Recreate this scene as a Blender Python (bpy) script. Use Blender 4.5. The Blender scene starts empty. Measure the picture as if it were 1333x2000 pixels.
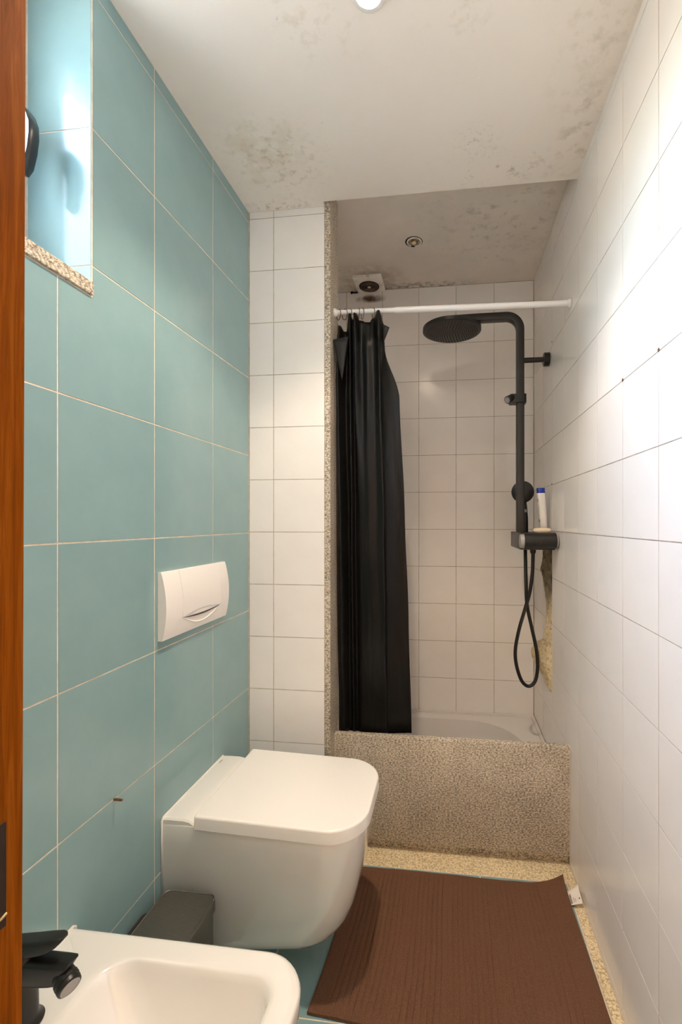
import bpy, bmesh, math, random
from mathutils import Vector, Matrix, noise as mnoise

random.seed(7)
sc = bpy.context.scene
COL = sc.collection

# ------------------------------------------------------------------ camera
cam_d = bpy.data.cameras.new('camera')
cam = bpy.data.objects.new('camera', cam_d)
COL.objects.link(cam)
cam.location = (0.7678, -1.6528, 1.2606)
cam.rotation_euler = (math.pi / 2, 0, 0.12259)
cam_d.sensor_fit = 'VERTICAL'
cam_d.sensor_height = 36
cam_d.lens = 881.6 / 2000 * 36
cam_d.shift_x = -(771.35 - 666.5) / 2000
cam_d.shift_y = (1019.22 - 1000) / 2000
cam_d.clip_start = 0.02
sc.camera = cam

# ------------------------------------------------------------------ world, light, exposure
world = bpy.data.worlds.new('world')
sc.world = world
world.use_nodes = True
wn = world.node_tree
sky = wn.nodes.new('ShaderNodeTexSky')
sky.sky_type = 'NISHITA'
sky.sun_disc = False
sky.sun_elevation = math.radians(48)
sky.sun_rotation = math.radians(100)
sky.dust_density = 4.0
sky.ozone_density = 0.6
bg = wn.nodes['Background']
tint = wn.nodes.new('ShaderNodeVectorMath')      # white balance of the photograph
tint.operation = 'MULTIPLY'
tint.inputs[1].default_value = (1.0, 0.975, 0.955)
wn.links.new(sky.outputs[0], tint.inputs[0])
wn.links.new(tint.outputs[0], bg.inputs[0])
bg.inputs[1].default_value = 25.0
ground = wn.nodes.new('ShaderNodeBackground')    # sunlit pale ground below the horizon
ground.inputs[0].default_value = (1.0, 0.93, 0.84, 1)
ground.inputs[1].default_value = 14.0
_gm = wn.nodes.new('ShaderNodeMixShader')
_gt = wn.nodes.new('ShaderNodeTexCoord')
_gs = wn.nodes.new('ShaderNodeSeparateXYZ')
_gr = wn.nodes.new('ShaderNodeMapRange')
_gr.inputs[1].default_value = -0.03
_gr.inputs[2].default_value = 0.03
wn.links.new(_gt.outputs['Generated'], _gs.inputs[0])
wn.links.new(_gs.outputs['Z'], _gr.inputs[0])
wn.links.new(_gr.outputs[0], _gm.inputs[0])
wn.links.new(ground.outputs[0], _gm.inputs[1])
wn.links.new(bg.outputs[0], _gm.inputs[2])
wn.links.new(_gm.outputs[0], wn.nodes['World Output'].inputs[0])

LAMP = (0.585, -0.655, 2.437)
sl = bpy.data.lights.new('ceiling_lamp_light', 'POINT')
sl.energy = 72
sl.color = (1.0, 0.81, 0.615)
sl.shadow_soft_size = 0.028
sl.use_nodes = True            # photometric curve of the spotlight: candela against angle from straight down
_ln = sl.node_tree
_tc = _ln.nodes.new('ShaderNodeTexCoord')
_sx = _ln.nodes.new('ShaderNodeSeparateXYZ')
_ln.links.new(_tc.outputs['Normal'], _sx.inputs[0])
_ng = _ln.nodes.new('ShaderNodeMath')
_ng.operation = 'MULTIPLY'
_ng.inputs[1].default_value = -1.0
_ln.links.new(_sx.outputs['Z'], _ng.inputs[0])
_cr = _ln.nodes.new('ShaderNodeValToRGB')
_ln.links.new(_ng.outputs[0], _cr.inputs[0])
_st = [(90, 0.0), (84, 0.025), (70, 0.040), (56, 0.06), (52, 0.11), (47, 0.34), (42, 0.54), (30, 0.56), (20, 0.85), (10, 1.0)]
_el = _cr.color_ramp.elements
while len(_el) < len(_st):
    _el.new(0.5)
for _e, (_d, _v) in zip(_el, _st):
    _e.position = math.cos(math.radians(_d))
    _e.color = (_v, _v, _v, 1)
_em = [n for n in _ln.nodes if n.type == 'EMISSION'][0]
_ln.links.new(_cr.outputs[0], _em.inputs['Strength'])
slo = bpy.data.objects.new('ceiling_lamp_light', sl)
COL.objects.link(slo)
slo.location = LAMP

hl = bpy.data.lights.new('hall_fill_light', 'POINT')      # unseen fill light added in the hallway, round the corner of the door
hl.energy = 110
hl.color = (1.0, 0.84, 0.70)
hl.shadow_soft_size = 0.09
hlo = bpy.data.objects.new('hall_fill_light', hl)
COL.objects.link(hlo)
hlo.location = (-0.72, -1.66, 2.15)

vs = sc.view_settings
vs.view_transform = 'Standard'
vs.look = 'None'
vs.exposure = 0.50
vs.gamma = 1.0
vs.use_curve_mapping = False
sc.cycles.diffuse_bounces = 8
sc.cycles.max_bounces = 14
sc.cycles.caustics_reflective = False
sc.cycles.caustics_refractive = False
sc.cycles.sample_clamp_indirect = 6


# ------------------------------------------------------------------ helpers
def lin(r, g, b):
    def f(c):
        c /= 255.0
        return c / 12.92 if c <= 0.04045 else ((c + 0.055) / 1.055) ** 2.4
    return (f(r), f(g), f(b), 1.0)


def obj(name, bm, mat, parent=None, smooth=False, auto=None):
    me = bpy.data.meshes.new(name)
    bmesh.ops.recalc_face_normals(bm, faces=bm.faces[:])
    bm.to_mesh(me)
    bm.free()
    if mat:
        me.materials.append(mat)
    if smooth:
        for p in me.polygons:
            p.use_smooth = True
    if auto is not None:
        try:
            me.set_sharp_from_angle(angle=math.radians(auto))
        except Exception:
            pass
    o = bpy.data.objects.new(name, me)
    COL.objects.link(o)
    if parent:
        o.parent = parent
        q, w_ = parent, Vector((0, 0, 0))       # meshes are written in room coordinates
        while q:
            w_ += q.location
            q = q.parent
        o.location = -w_
    return o


def tag(o, label=None, cat=None, group=None, kind=None):
    if label:
        o['label'] = label
    if cat:
        o['category'] = cat
    if group:
        o['group'] = group
    if kind:
        o['kind'] = kind
    return o


def thing(name, label, cat, loc=(0, 0, 0), group=None):
    o = bpy.data.objects.new(name, None)
    COL.objects.link(o)
    o.location = loc
    return tag(o, label, cat, group)


def struct(name, bm, mat, **k):
    return tag(obj(name, bm, mat, **k), kind='structure')


def box(bm, x0, x1, y0, y1, z0, z1, bev=0.0, seg=2):
    m = Matrix.Translation(((x0 + x1) / 2, (y0 + y1) / 2, (z0 + z1) / 2)) @ Matrix.Diagonal((x1 - x0, y1 - y0, z1 - z0, 1))
    r = bmesh.ops.create_cube(bm, size=1.0, matrix=m)
    if bev > 0:
        es = list({e for v in r['verts'] for e in v.link_edges})
        bmesh.ops.bevel(bm, geom=es, offset=bev, segments=seg, affect='EDGES', profile=0.5)
    return bm


def frame_for(d):
    d = Vector(d).normalized()
    a = Vector((0, 0, 1)) if abs(d.z) < 0.9 else Vector((1, 0, 0))
    u = d.cross(a).normalized()
    v = u.cross(d).normalized()
    return u, v


def loft(bm, rings, cap0=True, cap1=True, closed=True):
    vr = [[bm.verts.new(p) for p in r] for r in rings]
    n = len(vr[0])
    for a, b in zip(vr[:-1], vr[1:]):
        for i in range(n if closed else n - 1):
            j = (i + 1) % n
            try:
                bm.faces.new((a[i], a[j], b[j], b[i]))
            except ValueError:
                pass
    if cap0:
        bm.faces.new(vr[0][::-1])
    if cap1:
        bm.faces.new(vr[-1])
    return vr


def lathe(bm, c, axis, prof, n=32, cap=True):
    """prof: (distance along axis, radius)"""
    u, v = frame_for(axis)
    ax = Vector(axis).normalized()
    c = Vector(c)
    rings = []
    for t, r in prof:
        rings.append([c + ax * t + (u * math.cos(2 * math.pi * i / n) + v * math.sin(2 * math.pi * i / n)) * max(r, 1e-5) for i in range(n)])
    return loft(bm, rings, cap, cap)


def catmull(pts, k=8):
    P = [Vector(p) for p in pts]
    P = [P[0] * 2 - P[1]] + P + [P[-1] * 2 - P[-2]]
    out = []
    for i in range(1, len(P) - 2):
        for s in range(k):
            t = s / k
            a, b, c, d = P[i - 1], P[i], P[i + 1], P[i + 2]
            out.append(0.5 * ((2 * b) + (c - a) * t + (2 * a - 5 * b + 4 * c - d) * t * t + (3 * b - a - 3 * c + d) * t ** 3))
    out.append(P[-2])
    return out


def tube(bm, pts, rad, n=12, cap=True):
    pts = [Vector(p) for p in pts]
    d = (pts[1] - pts[0]).normalized()
    u, v = frame_for(d)
    rings = []
    for i, p in enumerate(pts):
        t = (pts[min(i + 1, len(pts) - 1)] - pts[max(i - 1, 0)]).normalized()
        u = (u - t * u.dot(t)).normalized()
        v = t.cross(u)
        r = rad[i] if isinstance(rad, (list, tuple)) else rad
        rings.append([p + (u * math.cos(2 * math.pi * k / n) + v * math.sin(2 * math.pi * k / n)) * r for k in range(n)])
    return loft(bm, rings, cap, cap)


def rrect(x0, x1, y0, y1, r, seg=8):
    """rounded rectangle; r = radii at (x1,y1),(x0,y1),(x0,y0),(x1,y0)"""
    if not isinstance(r, (list, tuple)):
        r = (r,) * 4
    out = []
    for k, (cx, cy, sx, sy) in enumerate(((x1, y1, 1, 1), (x0, y1, -1, 1), (x0, y0, -1, -1), (x1, y0, 1, -1))):
        rr = max(r[k], 1e-4)
        ox, oy = cx - sx * rr, cy - sy * rr
        for s in range(seg + 1):
            a = math.pi / 2 * (k + s / seg)
            out.append((ox + rr * math.cos(a), oy + rr * math.sin(a)))
    return out


def torus(bm, c, axis, R, r, n=24, m=8, arc=1.0):
    u, v = frame_for(axis)
    c = Vector(c)
    ax = Vector(axis).normalized()
    rings = []
    for i in range(n):
        a = 2 * math.pi * i / n * arc
        d = u * math.cos(a) + v * math.sin(a)
        rings.append([c + d * (R + r * math.cos(2 * math.pi * k / m)) + ax * r * math.sin(2 * math.pi * k / m) for k in range(m)])
    if arc == 1.0:
        rings.append(rings[0])
        loft(bm, rings, False, False)
        bmesh.ops.remove_doubles(bm, verts=bm.verts[:], dist=1e-6)
    else:
        loft(bm, rings, True, True)


# ------------------------------------------------------------------ materials
class M:
    def __init__(self, name, color=(0.8, 0.8, 0.8, 1), rough=0.5, metal=0.0, spec=0.5, coat=0.0, coat_rough=0.05):
        self.m = bpy.data.materials.new(name)
        self.m.use_nodes = True
        self.nt = self.m.node_tree
        self.b = self.nt.nodes['Principled BSDF']
        self.b.inputs['Base Color'].default_value = color
        self.b.inputs['Roughness'].default_value = rough
        self.b.inputs['Metallic'].default_value = metal
        self.b.inputs['Specular IOR Level'].default_value = spec
        self.b.inputs['Coat Weight'].default_value = coat
        self.b.inputs['Coat Roughness'].default_value = coat_rough
        self._c = None

    def n(self, t, **kw):
        nd = self.nt.nodes.new(t)
        for k, v in kw.items():
            if k in nd.inputs.keys():
                nd.inputs[k].default_value = v
            else:
                setattr(nd, k, v)
        return nd

    def link(self, a, b):
        self.nt.links.new(a, b)

    def coord(self, scale=(1, 1, 1), kind='Object'):
        tc = self.n('ShaderNodeTexCoord')
        mp = self.n('ShaderNodeMapping')
        mp.inputs['Scale'].default_value = scale
        self.link(tc.outputs[kind], mp.inputs[0])
        return mp.outputs[0]

    def noise(self, scale, detail=3, rough=0.5, cs=(1, 1, 1), dist=0.0, kind='Object'):
        nz = self.n('ShaderNodeTexNoise')
        nz.inputs['Scale'].default_value = scale
        nz.inputs['Detail'].default_value = detail
        nz.inputs['Roughness'].default_value = rough
        nz.inputs['Distortion'].default_value = dist
        self.link(self.coord(cs, kind), nz.inputs['Vector'])
        return nz.outputs['Fac']

    def ramp(self, fac, stops, interp='LINEAR'):
        r = self.n('ShaderNodeValToRGB')
        r.color_ramp.interpolation = interp
        e = r.color_ramp.elements
        while len(e) < len(stops):
            e.new(0.5)
        for el, (p, c) in zip(e, stops):
            el.position = p
            el.color = c if len(c) == 4 else (*c, 1)
        self.link(fac, r.inputs[0])
        return r.outputs[0]

    def mix(self, fac, a, b):
        mx = self.n('ShaderNodeMix', data_type='RGBA')
        for s, v in ((mx.inputs[0], fac), (mx.inputs[6], a), (mx.inputs[7], b)):
            if isinstance(v, (int, float)):
                s.default_value = v
            elif isinstance(v, (tuple, list)):
                s.default_value = v
            else:
                self.link(v, s)
        return mx.outputs[2]

    def math(self, op, a, b=None, clamp=False):
        nd = self.n('ShaderNodeMath', operation=op, use_clamp=clamp)
        for s, v in zip(nd.inputs, (a, b)):
            if v is None:
                continue
            if isinstance(v, (int, float)):
                s.default_value = v
            else:
                self.link(v, s)
        return nd.outputs[0]

    def blob(self, c, r, scale=(1, 1, 1)):
        """soft falloff 1->0 around world position c (an object at the origin)"""
        vm = self.n('ShaderNodeVectorMath', operation='SUBTRACT')
        tc = self.n('ShaderNodeTexCoord')
        self.link(tc.outputs['Object'], vm.inputs[0])
        vm.inputs[1].default_value = c
        v2 = self.n('ShaderNodeVectorMath', operation='MULTIPLY')
        self.link(vm.outputs[0], v2.inputs[0])
        v2.inputs[1].default_value = scale
        ln = self.n('ShaderNodeVectorMath', operation='LENGTH')
        self.link(v2.outputs[0], ln.inputs[0])
        mr = self.n('ShaderNodeMapRange', interpolation_type='SMOOTHSTEP')
        self.link(ln.outputs['Value'], mr.inputs[0])
        mr.inputs[1].default_value = 0
        mr.inputs[2].default_value = r
        mr.inputs[3].default_value = 1
        mr.inputs[4].default_value = 0
        return mr.outputs[0]

    def base(self, out):
        self.link(out, self.b.inputs['Base Color'])
        return self

    def bump(self, h, strength=0.2, dist=0.001):
        bp = self.n('ShaderNodeBump')
        bp.inputs['Strength'].default_value = strength
        bp.inputs['Distance'].default_value = dist
        self.link(h, bp.inputs['Height'])
        self.link(bp.outputs[0], self.b.inputs['Normal'])
        return self


def per_object_shift(mm, amt):
    oi = mm.n('ShaderNodeObjectInfo')
    mr = mm.n('ShaderNodeMapRange')
    mm.link(oi.outputs['Random'], mr.inputs[0])
    mr.inputs[3].default_value = 1 - amt
    mr.inputs[4].default_value = 1 + amt
    return mr.outputs[0]


def scaled(mm, color, fac):
    v = mm.n('ShaderNodeVectorMath', operation='SCALE')
    if isinstance(color, (tuple, list)):
        v.inputs[0].default_value = color[:3]
    else:
        mm.link(color, v.inputs[0])
    mm.link(fac, v.inputs['Scale'])
    return v.outputs[0]


teal = M('teal_glazed_tile', rough=0.15, spec=0.42)
_c = teal.ramp(teal.noise(9, 4, 0.6), [(0.3, (0.226, 0.358, 0.372, 1)), (0.7, (0.246, 0.381, 0.392, 1))])
teal.base(scaled(teal, _c, per_object_shift(teal, 0.03)))
teal.bump(teal.noise(14, 2), 0.05, 0.002)

white = M('white_glazed_tile', rough=0.2, spec=0.45)
_c = white.ramp(white.noise(7, 4, 0.6), [(0.3, (0.865, 0.83, 0.80, 1)), (0.7, (0.895, 0.865, 0.835, 1))])
white.base(scaled(white, _c, per_object_shift(white, 0.015)))
white.bump(white.noise(13, 2), 0.06, 0.002)

grout = M('cream_grout', rough=0.9)
grout.base(grout.ramp(grout.noise(30, 4, 0.6), [(0.35, (0.66, 0.56, 0.43, 1)), (0.65, (0.80, 0.73, 0.62, 1))]))
grout_w = M('beige_grout', rough=0.9)
grout_w.base(grout_w.ramp(grout_w.noise(16, 4, 0.7), [(0.36, (0.34, 0.275, 0.21, 1)), (0.62, (0.52, 0.455, 0.38, 1))]))

def granite_mat(name, cols):
    g = M(name, rough=0.38, spec=0.45)
    n1 = g.noise(175, 6, 0.80, (0.8, 0.8, 1.2))
    n2 = g.noise(9, 3, 0.6)
    f = g.math('ADD', n1, g.math('MULTIPLY', g.math('SUBTRACT', n2, 0.5), 0.10))
    g.base(g.ramp(f, list(zip((0.38, 0.47, 0.535, 0.66), cols))))
    g.bump(g.noise(260, 3), 0.15, 0.0006)
    return g


granite = granite_mat('speckled_granite', [(0.115, 0.095, 0.075, 1), (0.31, 0.26, 0.20, 1), (0.65, 0.56, 0.44, 1), (0.82, 0.73, 0.59, 1)])
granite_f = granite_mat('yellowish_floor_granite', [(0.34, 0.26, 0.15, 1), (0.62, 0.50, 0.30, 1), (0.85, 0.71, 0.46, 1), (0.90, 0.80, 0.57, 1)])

paint = M('ceiling_paint', rough=0.85, spec=0.3)
_p = paint.ramp(paint.noise(3, 4, 0.6), [(0.3, (0.875, 0.805, 0.735, 1)), (0.7, (0.91, 0.845, 0.775, 1))])


def stain(mm, base, c, r, scale, nscale, lo, hi, col, amt=1.0, cs=(1, 1, 1)):
    nz = mm.n('ShaderNodeMapRange')
    mm.link(mm.noise(nscale, 5, 0.65, cs), nz.inputs[0])
    nz.inputs[1].default_value = lo
    nz.inputs[2].default_value = hi
    f = mm.math('MULTIPLY', mm.math('MULTIPLY', nz.outputs[0], mm.blob(c, r, scale)), amt, True)
    return mm.mix(f, base, col)


_p = stain(paint, _p, (0.17, -0.26, 2.449), 0.22, (1, 1, 1), 11, 0.45, 0.72, (0.58, 0.46, 0.27, 1), 0.5)
_p = stain(paint, _p, (0.20, -0.22, 2.449), 0.24, (1, 1, 1), 38, 0.52, 0.68, (0.36, 0.32, 0.25, 1), 0.5)
_p = stain(paint, _p, (0.92, -0.10, 2.449), 0.30, (1, 2.6, 1), 30, 0.55, 0.68, (0.34, 0.32, 0.29, 1), 0.6)
_p = stain(paint, _p, (1.17, -0.22, 2.449), 0.24, (2.2, 0.9, 1), 26, 0.5, 0.68, (0.42, 0.36, 0.25, 1), 0.6)
_p = stain(paint, _p, (0.85, -0.22, 2.449), 0.10, (1, 1, 1), 60, 0.52, 0.66, (0.5, 0.46, 0.40, 1), 0.5)
_p = stain(paint, _p, (0.45, -0.62, 2.449), 0.18, (1, 1, 1), 26, 0.52, 0.7, (0.66, 0.56, 0.42, 1), 0.5)
_p = stain(paint, _p, (0.80, -0.60, 2.449), 0.16, (1, 1, 1), 26, 0.54, 0.7, (0.66, 0.56, 0.42, 1), 0.4)
_p = stain(paint, _p, (1.13, -0.52, 2.449), 0.30, (2.0, 0.8, 1), 18, 0.5, 0.75, (0.5, 0.46, 0.33, 1), 0.6)
_p = stain(paint, _p, (0.12, -0.02, 2.449), 0.20, (1, 4, 1), 40, 0.5, 0.66, (0.35, 0.29, 0.2, 1), 0.7)
paint.base(_p)
paint.bump(paint.noise(60, 4), 0.12, 0.002)

paint_s = M('damp_shower_ceiling_paint', rough=0.85, spec=0.3)
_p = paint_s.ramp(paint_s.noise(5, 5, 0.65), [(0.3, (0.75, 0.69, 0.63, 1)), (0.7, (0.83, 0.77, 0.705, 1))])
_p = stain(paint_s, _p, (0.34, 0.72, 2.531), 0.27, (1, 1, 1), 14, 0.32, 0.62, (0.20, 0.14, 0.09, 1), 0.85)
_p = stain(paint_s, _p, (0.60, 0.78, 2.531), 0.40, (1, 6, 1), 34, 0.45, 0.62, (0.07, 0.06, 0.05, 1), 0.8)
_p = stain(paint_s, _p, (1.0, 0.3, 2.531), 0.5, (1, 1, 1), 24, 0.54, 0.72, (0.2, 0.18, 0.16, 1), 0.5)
paint_s.base(_p)

plain_wall = M('plain_wall_paint', (0.80, 0.76, 0.70, 1), 0.9)
hall_floor = M('hall_floor_wood', (0.30, 0.19, 0.11, 1), 0.5)

wood = M('varnished_orange_wood', rough=0.55, spec=0.03)
_w = wood.noise(6, 6, 0.62, (22, 22, 1.0), 0.8)
wood.base(wood.ramp(_w, [(0.28, (0.105, 0.026, 0.001, 1)), (0.5, (0.19, 0.049, 0.002, 1)), (0.72, (0.27, 0.085, 0.007, 1))]))
wood.bump(_w, 0.12, 0.001)

ceramic = M('glossy_white_ceramic', (0.83, 0.81, 0.775, 1), 0.12, spec=0.6, coat=1.0, coat_rough=0.03)
lid_m = M('satin_white_lid', (0.84, 0.815, 0.78, 1), 0.28, spec=0.45)
plastic_w = M('white_plastic', (0.84, 0.81, 0.775, 1), 0.35)
silicone = M('white_silicone', (0.80, 0.77, 0.72, 1), 0.5)
acrylic = M('off_white_acrylic_tray', (0.74, 0.71, 0.68, 1), 0.16)
black = M('matte_black_metal', (0.0105, 0.0095, 0.0085, 1), 0.36, spec=0.5)
black.bump(black.noise(300, 2), 0.04, 0.0004)
black_pl = M('black_nozzle_rubber', (0.006, 0.006, 0.006, 1), 0.5)
face_m = M('charcoal_spray_face', (0.050, 0.044, 0.038, 1), 0.45)
grey_pl = M('silver_grey_plastic', (0.34, 0.33, 0.32, 1), 0.42, 0.0)
chrome = M('chrome', (0.75, 0.74, 0.72, 1), 0.12, 1.0)
brass = M('worn_brass', (0.48, 0.36, 0.20, 1), 0.35, 1.0)
dark_iron = M('dark_lock_iron', (0.035, 0.022, 0.015, 1), 0.45, 0.6)
rust = M('rusty_screw', rough=0.6, metal=0.5)
rust.base(rust.ramp(rust.noise(300, 3), [(0.4, (0.12, 0.055, 0.025, 1)), (0.6, (0.25, 0.15, 0.08, 1))]))
bronze = M('brown_bronze_ring', (0.11, 0.050, 0.026, 1), 0.4, 0.3)
rod_m = M('white_enamel_rod', (0.80, 0.79, 0.78, 1), 0.22)
steel = M('brushed_dark_steel', rough=0.36, metal=0.9)
steel.base(steel.ramp(steel.noise(40, 4, 0.6, (1, 24, 1)), [(0.3, (0.17, 0.155, 0.135, 1)), (0.7, (0.235, 0.215, 0.19, 1))]))
steel_l = M('polished_steel_rim', (0.50, 0.46, 0.41, 1), 0.22, 1.0)
dark_pl = M('dark_grey_plastic', (0.030, 0.027, 0.024, 1), 0.45)

vinyl = M('black_vinyl', (0.0055, 0.0050, 0.0046, 1), 0.33, spec=0.22)
_wv = vinyl.n('ShaderNodeTexWave', wave_type='BANDS', bands_direction='Z')
_wv.inputs['Scale'].default_value = 55
vinyl.link(vinyl.coord(), _wv.inputs['Vector'])
_wx = vinyl.n('ShaderNodeTexWave', wave_type='BANDS', bands_direction='X')
_wx.inputs['Scale'].default_value = 55
vinyl.link(vinyl.coord(), _wx.inputs['Vector'])
vinyl.bump(vinyl.math('ADD', vinyl.math('MULTIPLY', _wv.outputs['Fac'], _wx.outputs['Fac']), vinyl.math('MULTIPLY', vinyl.noise(12, 3), 1.5)), 0.10, 0.0009)
vinyl_back = M('black_vinyl_reverse', (0.022, 0.021, 0.021, 1), 0.6, spec=0.35)

mat_m = M('dark_brown_terry', rough=0.97, spec=0.12)
_t = mat_m.ramp(mat_m.noise(260, 4, 0.75), [(0.3, (0.098, 0.047, 0.0270, 1)), (0.7, (0.172, 0.088, 0.0520, 1))])
mat_m.base(_t)
mat_m.b.inputs['Sheen Weight'].default_value = 0.18
mat_m.b.inputs['Sheen Tint'].default_value = (0.6, 0.42, 0.33, 1)
mat_m.bump(mat_m.noise(420, 3, 0.7), 0.4, 0.002)

paper = M('white_tag_cloth', (0.80, 0.74, 0.66, 1), 0.8)
ink = M('black_print', (0.03, 0.025, 0.02, 1), 0.8)
ink_g = M('grey_print', (0.30, 0.28, 0.25, 1), 0.8)
bottle_m = M('white_bottle_plastic', (0.80, 0.77, 0.75, 1), 0.3)
cap_m = M('deep_blue_cap', (0.002, 0.030, 0.36, 1), 0.3)
green_m = M('dark_green_print', (0.01, 0.075, 0.045, 1), 0.5)
soap_m = M('cream_soap', (0.74, 0.62, 0.46, 1), 0.45)
soap_m.b.inputs['Subsurface Weight'].default_value = 0.15
foam = M('crumbly_foam_plaster', rough=0.95)
_zc = foam.n('ShaderNodeSeparateXYZ')
foam.link(foam.coord(), _zc.inputs[0])
_zf = foam.n('ShaderNodeMapRange')
foam.link(_zc.outputs['Z'], _zf.inputs[0])
_zf.inputs[1].default_value = 0.84
_zf.inputs[2].default_value = 0.98
_a = foam.ramp(foam.noise(60, 5, 0.7), [(0.32, (0.20, 0.115, 0.04, 1)), (0.42, (0.72, 0.55, 0.31, 1)), (0.6, (0.86, 0.73, 0.50, 1))])
_b2 = foam.ramp(foam.noise(38, 5, 0.7), [(0.35, (0.11, 0.075, 0.04, 1)), (0.6, (0.34, 0.27, 0.17, 1))])
foam.base(foam.mix(_zf.outputs[0], _a, _b2))  # darker upper part: shade of the recess put into the colour
foam.bump(foam.noise(150, 5, 0.7), 0.9, 0.003)
dirty = M('dirty_white_plastic', rough=0.55)
_d = dirty.ramp(dirty.noise(22, 4, 0.6), [(0.30, (0.42, 0.32, 0.22, 1)), (0.46, (0.87, 0.84, 0.79, 1))])
dirty.base(_d)
fan_dark = M('rusty_fan_grille', rough=0.6)
fan_dark.base(fan_dark.ramp(fan_dark.noise(70, 4, 0.6), [(0.35, (0.05, 0.03, 0.018, 1)), (0.65, (0.17, 0.12, 0.075, 1))]))
hole_and_tape_black = M('dark_cavity', (0.022, 0.014, 0.011, 1), 0.9)  # near-black colour stands in for shade inside holes; also the taped cable
mirror = M('dull_reflector', rough=0.25, metal=1.0)
mirror.base(mirror.ramp(mirror.noise(90, 3), [(0.35, (0.16, 0.12, 0.06, 1)), (0.62, (0.62, 0.55, 0.42, 1))]))
bulb_glass = M('amber_bulb_glass', (0.85, 0.6, 0.32, 1), 0.1)
uPVC = M('white_window_plastic', (0.80, 0.80, 0.80, 1), 0.3)
handle_m = M('black_handle_plastic', (0.012, 0.012, 0.014, 1), 0.3)
glow = M('lamp_glow', (1, 1, 1, 1))
glow.b.inputs['Emission Color'].default_value = (1.0, 0.86, 0.62, 1)
glow.b.inputs['Emission Strength'].default_value = 30
pane = M('clear_glass_pane')
_nt = pane.nt
_nt.nodes.remove(pane.b)
_tr = pane.n('ShaderNodeBsdfTransparent')
_tr.inputs[0].default_value = (0.93, 0.95, 0.95, 1)
_gl = pane.n('ShaderNodeBsdfGlossy')
_gl.inputs['Roughness'].default_value = 0.02
_mx = pane.n('ShaderNodeMixShader')
_mx.inputs[0].default_value = 0.06
pane.link(_tr.outputs[0], _mx.inputs[1])
pane.link(_gl.outputs[0], _mx.inputs[2])
pane.link(_mx.outputs[0], _nt.nodes['Material Output'].inputs[0])

for k, v in list(globals().items()):
    if isinstance(v, M):
        globals()[k] = v.m

# ------------------------------------------------------------------ room dimensions (metres)
W = 1.204          # room width
YB = 0.790         # back wall of the shower
YN = -1.305        # wall with the door
H = 2.449          # ceiling
HS = 2.531         # ceiling over the shower
G = 0.0016         # tile proud of grout

# ---- tiles -----------------------------------------------------------------
_tile_cache = {}


def tile_mesh(poly, t, mat):
    key = (tuple((round(a, 4), round(b, 4)) for a, b in poly), mat.name)
    if key in _tile_cache:
        return _tile_cache[key]
    bm = bmesh.new()
    top = [bm.verts.new((a, b, t - 0.0007)) for a, b in poly]
    bot = [bm.verts.new((a, b, -0.004)) for a, b in poly]
    n = len(poly)
    f = bm.faces.new(top)
    for i in range(n):
        bm.faces.new((bot[i], bot[(i + 1) % n], top[(i + 1) % n], top[i]))
    bmesh.ops.inset_individual(bm, faces=[f], thickness=0.0012, depth=0.0007)
    bmesh.ops.recalc_face_normals(bm, faces=bm.faces[:])
    me = bpy.data.meshes.new('tile')
    bm.to_mesh(me)
    bm.free()
    me.materials.append(mat)
    _tile_cache[key] = me
    return me


def put_tile(parent, o, ux, uy, poly, mat, tilt=0.0014, name='tile'):
    """o: world origin on the grout plane; ux,uy: in-plane axes; poly around its own centre"""
    cx = (min(p[0] for p in poly) + max(p[0] for p in poly)) / 2
    cy = (min(p[1] for p in poly) + max(p[1] for p in poly)) / 2
    loc = Vector(o) + Vector(ux) * cx + Vector(uy) * cy
    me = tile_mesh([(a - cx, b - cy) for a, b in poly], G, mat)
    t = bpy.data.objects.new(name, me)
    COL.objects.link(t)
    n = Vector(ux).cross(Vector(uy))
    R = Matrix((ux, uy, n)).transposed().to_4x4()
    R = R @ Matrix.Rotation(random.uniform(-tilt, tilt), 4, 'X') @ Matrix.Rotation(random.uniform(-tilt, tilt), 4, 'Y')
    t.matrix_world = Matrix.Translation(loc) @ R
    t.parent = parent
    return t


def grid(a, b, ref, step):
    e = [a]
    k = math.ceil((a - ref) / step + 1e-6)
    while ref + k * step < b - 1e-6:
        if ref + k * step > a + 0.004:
            e.append(ref + k * step)
        k += 1
    if b - e[-1] < 0.004 and len(e) > 1:
        e.pop()
    e.append(b)
    return e


def tiles(parent, o, ux, uy, ue, ve, mat, gap, skip=None):
    g = gap / 2
    for i in range(len(ue) - 1):
        for j in range(len(ve) - 1):
            u0, u1, v0, v1 = ue[i] + g, ue[i + 1] - g, ve[j] + g, ve[j + 1] - g
            if u1 - u0 < 0.004 or v1 - v0 < 0.004:
                continue
            ps = [[(u0, v0), (u1, v0), (u1, v1), (u0, v1)]]
            if skip:
                ps = skip(u0, u1, v0, v1)
            for p in ps:
                put_tile(parent, o, ux, uy, p, mat)


# ------------------------------------------------------------------ the setting
# floor
bm = bmesh.new()
box(bm, -0.02, W + 0.02, YN - 0.02, YB + 0.02, -0.1, -G)
floor = struct('floor', bm, grout)
fx = [0.0, 0.264, 0.571, 0.873, 1.172]
fy = [YN, -1.145, -0.842, -0.542, -0.3805 + 0.0, -0.018]
fy = [YN, -1.15, -0.847, -0.543, -0.240, -0.018]
tiles(floor, (0, 0, -G), (1, 0, 0), (0, 1, 0), fx, fy, teal, 0.004)


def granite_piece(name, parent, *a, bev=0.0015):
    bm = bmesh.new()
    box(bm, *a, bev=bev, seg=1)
    return obj(name, bm, granite_f, parent)


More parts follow.
